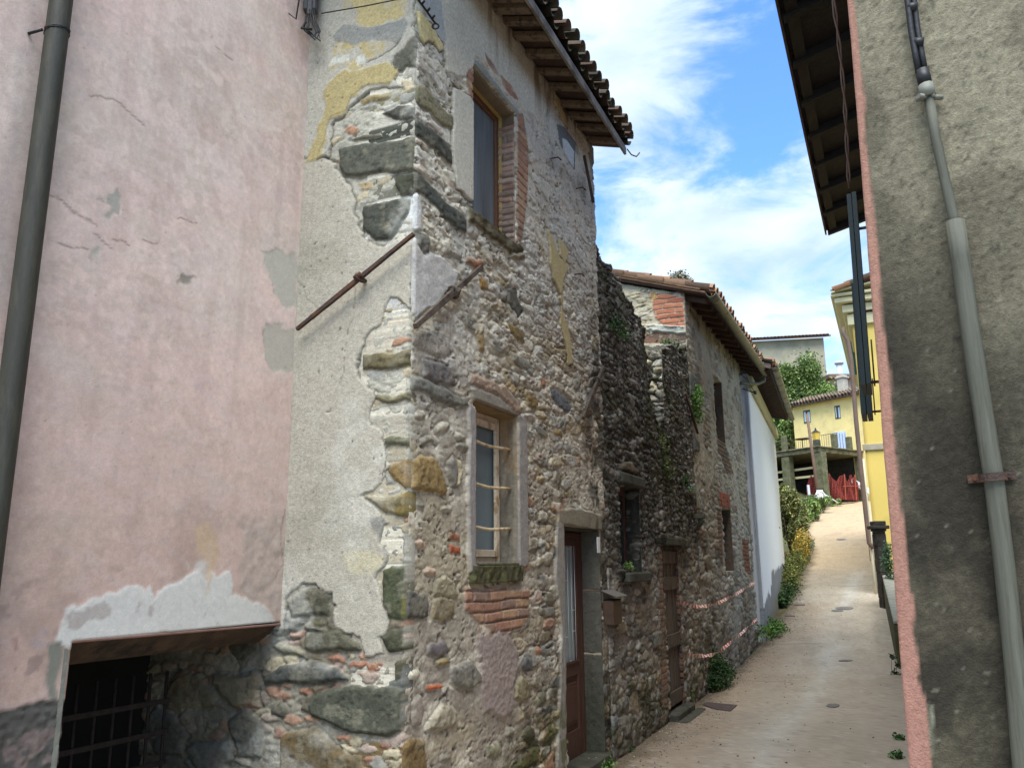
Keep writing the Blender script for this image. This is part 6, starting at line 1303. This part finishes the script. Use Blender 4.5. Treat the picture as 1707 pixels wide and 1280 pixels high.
hang(W,1120,575,.32,.06,300,.035,DG,17,'low growth along the top of the ruined stub',o=-.15,k=6)
c=wallpt(Gb,1000,500);q=T.P(6.,5.5,-.3)
rp_c=onplane(1128,470,T.P(5.4,0,-.5)[:2],SA);e_=T.P(5.6,0,0)
uu_=5.5;q=onplane(1128,478,T.P(uu_,0,0)[:2],SA);c=np.array([*(T.P(uu_,0,0)[:2]+SA*q[0]),q[1]])
plant('roof_shrub',c,[(c+np.array([0,0,.12]),(.20,.20,.10)),(c+np.array([.05,0,.2]),(.12,.12,.08)),(c+np.array([-.15,.02,.10]),(.12,.12,.07)),(c+np.array([.16,.0,.12]),(.1,.1,.07))],900,.035,[lin(112,106,80,.75),lin(136,128,100,.8),lin(92,100,66,.7)],18,'small scrubby shrub growing on the clay roof tiles','shrub',stems=8)
def freeplant(x,y,Y,pix_w,pix_h,n,size,cols,seed,name,label,cat,group=None,k=10,depth=1.,stems=8,trunk=False):
    """a plant standing at forward distance Y whose foliage fills about the given photo box"""
    x0,z0=onplane(x,y,np.array([0,Y]),np.array([1.,0]));s_=Y/1383.
    W_=pix_w*s_/2;H_=pix_h*s_;R_=np.random.RandomState(seed);c=np.array([x0,Y,z0]);bl=[]
    for i in range(k):
        a=R_.uniform(0,6.283);rr=R_.rand()**.5*.72;zz=R_.uniform(.12,.88);fall=math.sqrt(max(.15,1-abs(zz-.45)**2*2.6))
        bl.append((c+np.array([math.cos(a)*rr*W_*fall,math.sin(a)*rr*W_*depth,zz*H_]),(W_*R_.uniform(.22,.42),W_*depth*R_.uniform(.22,.42),H_*R_.uniform(.12,.24))))
    g_=float(gz2(np.array([uo(x0,Y)[0]]),np.array([uo(x0,Y)[1]]))[0]);base=np.array([x0,Y,min(g_,z0)])
    e=empty(name,tuple(map(float,base)),label,cat,group)
    leaves('crown' if trunk else 'foliage',bl,n,size,cols,seed,e,updir=.5)
    if stems:
        mb=MB();top=c+np.array([0,0,H_*.35])
        if trunk: mb.tube([base-np.array([0,0,.3]),(base+top)/2+np.array([.1,0,0]),top],[H_*.035,H_*.028,H_*.015],8)
        for j in range(stems):
            b=bl[j%len(bl)][0];s0=top if trunk else base;mb.tube([s0,(s0+b)/2+R_.normal(size=3)*.05*W_,b],[H_*.014,H_*.009,H_*.003],5)
        mb.build('trunk' if trunk else 'stems',mat('bark',lin(86,74,58,.7),.95,var=.3,bump=.6),e)
    return e
TG=[lin(106,134,62,.82),lin(132,156,80,.88),lin(82,108,50,.75),lin(160,176,106,.9)]
freeplant(1342,720,62,118,128,46000,.20,TG,31,'broadleaf_tree','large leafy green tree above the far yellow house roof','tree',k=26,depth=.8,stems=16,trunk=True)
freeplant(1382,690,66,60,58,6000,.28,[lin(60,84,44,.7),lin(78,104,54,.75)],32,'dark_tree','darker green tree right behind the chimney of the far yellow house','tree',k=10,stems=8,trunk=True)
freeplant(1300,775,60,70,90,9000,.26,TG[:3],33,'hillside_tree','leafy trees on the slope left of the far yellow house','tree',k=14,stems=8,trunk=True)
freeplant(1312,742,57,46,50,3500,.22,TG,34,'hillside_shrub','light green shrub left of the far yellow house corner','shrub',k=8)
# garden along the left side of the road
SH=[lin(112,124,62,.8),lin(136,142,76,.85),lin(88,104,48,.75),lin(168,160,112,.85)]
freeplant(1318,905,27,46,96,5200,.085,SH,41,'garden_shrub','tall loose shrub with pale flowers directly beside the white house','shrub','shrubs in the garden bank',k=16)
freeplant(1335,893,33,34,70,3600,.09,SH,42,'garden_shrub','yellowish green shrub behind the flowering shrub by the white house','shrub','shrubs in the garden bank',k=12)
freeplant(1352,868,40,40,44,2600,.10,TG,43,'garden_shrub','bright green shrub beside the stone edging near the road top','shrub','shrubs in the garden bank',k=10)
freeplant(1372,848,44,36,22,1500,.10,TG,44,'garden_shrub','low green growth at the foot of the rust-brown pole','shrub','shrubs in the garden bank',k=8)
freeplant(1310,845,36,40,40,2200,.10,SH,45,'garden_shrub','shrub with dead twigs high on the bank below the terrace','shrub','shrubs in the garden bank',k=10)
freeplant(1395,843,47.5,26,12,500,.10,TG,46,'garden_shrub','little green tuft left of the orange netting','shrub','shrubs in the garden bank',k=5,stems=3)
YH=[lin(182,150,52,.85),lin(160,140,56,.8),lin(120,124,52,.75),lin(196,160,70,.85)]
def hedge(pts,Y0,Y1,h,n,size,cols,seed,label,name='hedge'):
    """a low row of growth following photo points on the ground"""
    P=[onground(*p) for p in pts];bl=[];R_=np.random.RandomState(seed)
    for i in range(22):
        t=i/21*(len(P)-1);j=min(int(t),len(P)-2);f=t-j;p=P[j]*(1-f)+P[j+1]*f;p=p-np.array([*(N0*R_.uniform(.1,.45)),0]);hh=h*R_.uniform(.6,1.1);bl.append((p+np.array([0,0,hh*.5]),(.28,.35,hh*.55)))
    e=empty(name,tuple(map(float,P[0])),label,'hedge','low rows along the road edge');leaves('foliage',bl,n,size,cols,seed,e,updir=.5);return e
hedge([(1346,942),(1350,925),(1347,912)],0,0,.75,5200,.07,YH,51,'golden yellow low hedge along the left edge of the road')
hedge([(1326,992),(1334,965),(1346,942)],0,0,.65,5200,.06,[lin(118,128,56,.75),lin(140,132,62,.8),lin(84,106,46,.7)],52,'dull green low hedge between the white house and the golden hedge')
hedge([(1344,884),(1352,868),(1366,856),(1382,843)],0,0,.5,3200,.08,TG,53,'grassy green verge row below the stone edging at the road top')
hedge([(1322,1003),(1330,985)],0,0,.35,1500,.05,DG,54,'dark green grass row just past the far corner of the white house')
# stone edging
mb=MB();P=[onground(*p)-np.array([*(N0*.55),0]) for p in ((1346,878),(1354,864),(1366,853),(1380,844))]
for i in range(len(P)-1):
    for k in range(3):
        p=P[i]*(1-k/3)+P[i+1]*(k/3);q_=P[i]*(1-(k+.94)/3)+P[i+1]*((k+.94)/3);mb.box(p,q_-p,np.array([*(-N0*.3),0]),(0,0,.75+.08*math.sin(i*3+k*2)))
tag(settle(mb.build('stone_edging',mossw,bevel=.04)),'curved grey stone edging wall holding the garden bank at the road top','retaining wall')
# growth at the right side
c=pb+np.array([.25,-.6]);z_=onplane(1480,940,np.array([0,c[1]]),np.array([1.,0]));c3=np.array([z_[0],c[1],z_[1]])
plant('climber',c3-np.array([0,0,.5]),[(c3,(.12,.2,.35)),(c3+np.array([.1,-.2,-.25]),(.14,.25,.25)),(c3+np.array([.02,0,.3]),(.10,.15,.18))],1300,.05,[lin(70,106,72,.75),lin(96,130,84,.8),lin(60,92,66,.7)],61,'bluish green climber hanging over the garden wall beside the dark pier','climber',stems=4)
for i,(x,y,pw,ph,lb_) in enumerate(((1494,1128,14,40,'leafy weed stem poking out beside the salmon corner'),(1497,1270,18,14,'low weed at the bottom of the salmon corner'),(1500,1240,10,10,'small green tuft just above the lowest weed'))):
    P=onground(x,y);bl=[(P+np.array([R_x,0,z]),(.06,.06,.05)) for R_x,z in ((0,.05),(.03,.16),(-.02,.28))][:(3 if ph>20 else 1)];plant('weed',P,bl,120 if ph>20 else 80,.045,DG,70+i,lb_,'weed','weeds at the salmon corner',stems=3)
q=onplane(1440,815,YC+D0*3.,-N0)
freeplant(1441,838,26,14,36,500,.07,LG_,75,'climber','light green creeper at the brown downpipe of the yellow building','climber',k=5,stems=2)
# ============================================================ TALL GREY HOUSE BEHIND
Yg=80.;def_g=lambda x,y,Y=Yg:onplane(x,y,np.array([0,Y]),np.array([1.,0]))
dg_=az(100.);og=np.array([def_g(1345,600)[0],Yg])
gp_=lambda x,y:onplane(x,y,og,dg_)
uA,zA=gp_(1240,577);uB,zB=gp_(1372,563);zt_=max(zA,zB);ng=np.array([-dg_[1],dg_[0]])
gh=empty('tall_grey_house',(*og,9),'tall weathered grey house with a long red tiled roof behind the trees','house')
mb=MB();mb.box([*(og+dg_*(uA-6)),6],(*(dg_*(uB-uA+6)),0),(*(ng*9),0),(0,0,zt_-6));mb.build('walls',mat('weathered_grey_wall',lin(172,164,140,.85),.9,var=.18,scale=.6,bump=.4,grime=tuple(lin(150,150,132,.8)),gscale=.5),gh)
mb=MB();mb.box([*(og+dg_*(uB+.01)+ng*0),6],(*(dg_*.02),0),(*(ng*9),0),(0,0,zt_-6));mb.build('end_wall',mat('pale_blue_wall',lin(196,206,212,.9),.9,var=.06),gh)
GPn=Panel(og,dg_,uA-6,uB,0,1,1,1,[1,1,1]);GPn.n=-ng
tile_roof(gh,GPn,uA-6,uB+.5,lambda u:zt_+.0*u,math.radians(14),.7,3.1,81,pitch=.34,r=.15,cols=[lin(150,104,86,.8),lin(130,96,82,.8),lin(166,120,96,.8)])
roof_deck(gh,GPn,uA-6,uB+.6,lambda u:zt_-.06+0*u,math.radians(14),.7,3.2,th=.1)
mb=MB();mb.box([*(og+dg_*(uB-10)-ng*.5),zt_-3.4],(*(dg_*9.5),0),(*(ng*.5),0),(0,0,.25));mb.build('lower_eave',mat('brown_eave',lin(120,100,84),.9,var=.2),gh)
# distant roof + flue behind the yellow house
rb=empty('distant_house',(23.5*1.25,70,9),'distant pinkish house roof seen between the tree and the yellow building','house')
a_=def_g(1385,632,72.);b_=def_g(1440,628,72.)
mb=MB();mb.box([a_[0],72,6],(b_[0]-a_[0]+4,0,0),(0,6,0),(0,0,a_[1]-6));mb.build('walls',mat('pinkish_wall',lin(198,170,146,.85),.9,var=.08),rb)
mb=MB();mb.box([a_[0]-.4,71.4,a_[1]],(b_[0]-a_[0]+5,0,0),(0,7,0),(0,0,.35));mb.build('roof',mat('brown_tiles_far',lin(128,104,88,.8),.9,var=.3,scale=2),rb)
c_=def_g(1402,640,73.);mb=MB();mb.tube([[c_[0],73,c_[1]-1.],[c_[0],73,def_g(1402,606,73.)[1]]],.28,8);mb.tube([[c_[0],73,def_g(1402,607,73.)[1]],[c_[0],73,def_g(1402,603,73.)[1]]],.42,8);mb.build('flue',mat('pale_flue',lin(190,196,196),.7,var=.1),rb)
# ============================================================ BARRIER TAPES
tr_=mat('tape_red',lin(206,70,58,.9),.45,var=.05,bump=.05);tw_=mat('tape_white',lin(232,226,220,.92),.45,var=.04,bump=.05)
def tape(pts,label,o=.12):
    q=[onplane(x,y,P0+N0*o,D0) for x,y in pts];q=np.array(q);uu=np.linspace(q[0,0],q[-1,0],140);zz=np.interp(uu,q[:,0],q[:,1])
    k=np.ones(15)/15;zs=np.convolve(np.pad(zz,7,mode='edge'),k,'valid');mb=MB();L_=0;prev=None
    for i in range(139):
        t0=i*.5;t1=(i+1)*.5;w_=.026
        A=T.P(uu[i],zs[i],o);Bq=T.P(uu[i+1],zs[i+1],o);L_+=np.linalg.norm(Bq-A)
        f=lambda P,t:(P+np.array([*(N0*math.sin(t)*w_*.6),0])+np.array([0,0,w_*(.35+.65*abs(math.cos(t)))]),P-np.array([*(N0*math.sin(t)*w_*.6),0])-np.array([0,0,w_*(.35+.65*abs(math.cos(t)))]))
        a0,a1=f(A,t0*.35);b0,b1=f(Bq,t1*.35);mb.mi=int(L_/.09)%2;mb.face((a0,b0,b1,a1))
    o_=mb.build('barrier_tape',[tr_,tw_],None,recalc=False);return tag(settle(o_),label,'tape','red and white tapes across the old house')
tape([(1136,1004),(1148,1008),(1165,1011),(1185,1009),(1205,1001),(1230,988),(1258,970)],'upper red and white striped tape sagging across the old stone wall')
tape([(1146,1091),(1160,1092),(1175,1093),(1190,1091),(1210,1077),(1235,1056),(1262,1031)],'lower red and white striped tape sagging across the old stone wall')
# iron gate frame past the white house
mb=MB();P=onground(1318,985)-np.array([*(N0*.35),0]);zt2=onplane(1310,880,P[:2],np.array([1.,0]))[1]
mb.box(P,(.06,0,0),(0,.06,0),(0,0,zt2-P[2]));mb.box(P+np.array([.06,0,(zt2-P[2])*.55]),(.22,.1,-.3),(0,.03,0),(0,0,.04));mb.box(P+np.array([0,0,zt2-P[2]]),(.25,.1,0),(0,.04,0),(0,0,.04));tag(settle(mb.build('iron_gate',blackmetal)),'dark iron gate frame at the far edge of the white house','gate')
# ============================================================ GRIT along the wall foot (uncountable)
def grit(name,n_,u0,u1,omin,spread,seed,cols,szr):
    R_=np.random.RandomState(seed);V=[];Fq=[];C=[]
    u=R_.uniform(u0,u1,n_);o=omin+np.abs(R_.normal(size=n_))*spread
    tet=np.array([[1,0,-.3],[-.5,.87,-.3],[-.5,-.87,-.3],[0,0,.7]])
    for i in range(n_):
        b=left_o(np.array([u[i]]))[0];p=xy(u[i],b+o[i]);z=rz(u[i],b+o[i]);sz=R_.uniform(*szr);M=tet*sz*np.array([1,R_.uniform(.5,1),.6]);a=R_.uniform(0,6.28);ca,sa=math.cos(a),math.sin(a)
        M=np.stack([M[:,0]*ca-M[:,1]*sa,M[:,0]*sa+M[:,1]*ca,M[:,2]],1)+np.array([p[0],p[1],z+sz*.2]);k=len(V);V+=list(M);Fq+=[(k,k+1,k+3),(k+1,k+2,k+3),(k+2,k,k+3)];c=cols[R_.randint(len(cols))]*R_.uniform(.6,1.3);C+=[c]*4
    o_=link(name,fastmesh(name,V,Fq,C,smooth=False),attrmat('worn_asphalt'));return tag(o_,kind='stuff')
grit('grit',2600,.5,15,.0,.22,5,[lin(150,132,108,.75),lin(120,108,92,.7),lin(180,172,156,.8),lin(96,84,66,.65)],(.004,.014))
grit('fallen_leaves',260,1,20,.0,1.0,6,[lin(112,84,54,.7),lin(90,76,50,.65),lin(130,120,70,.7)],(.008,.02))
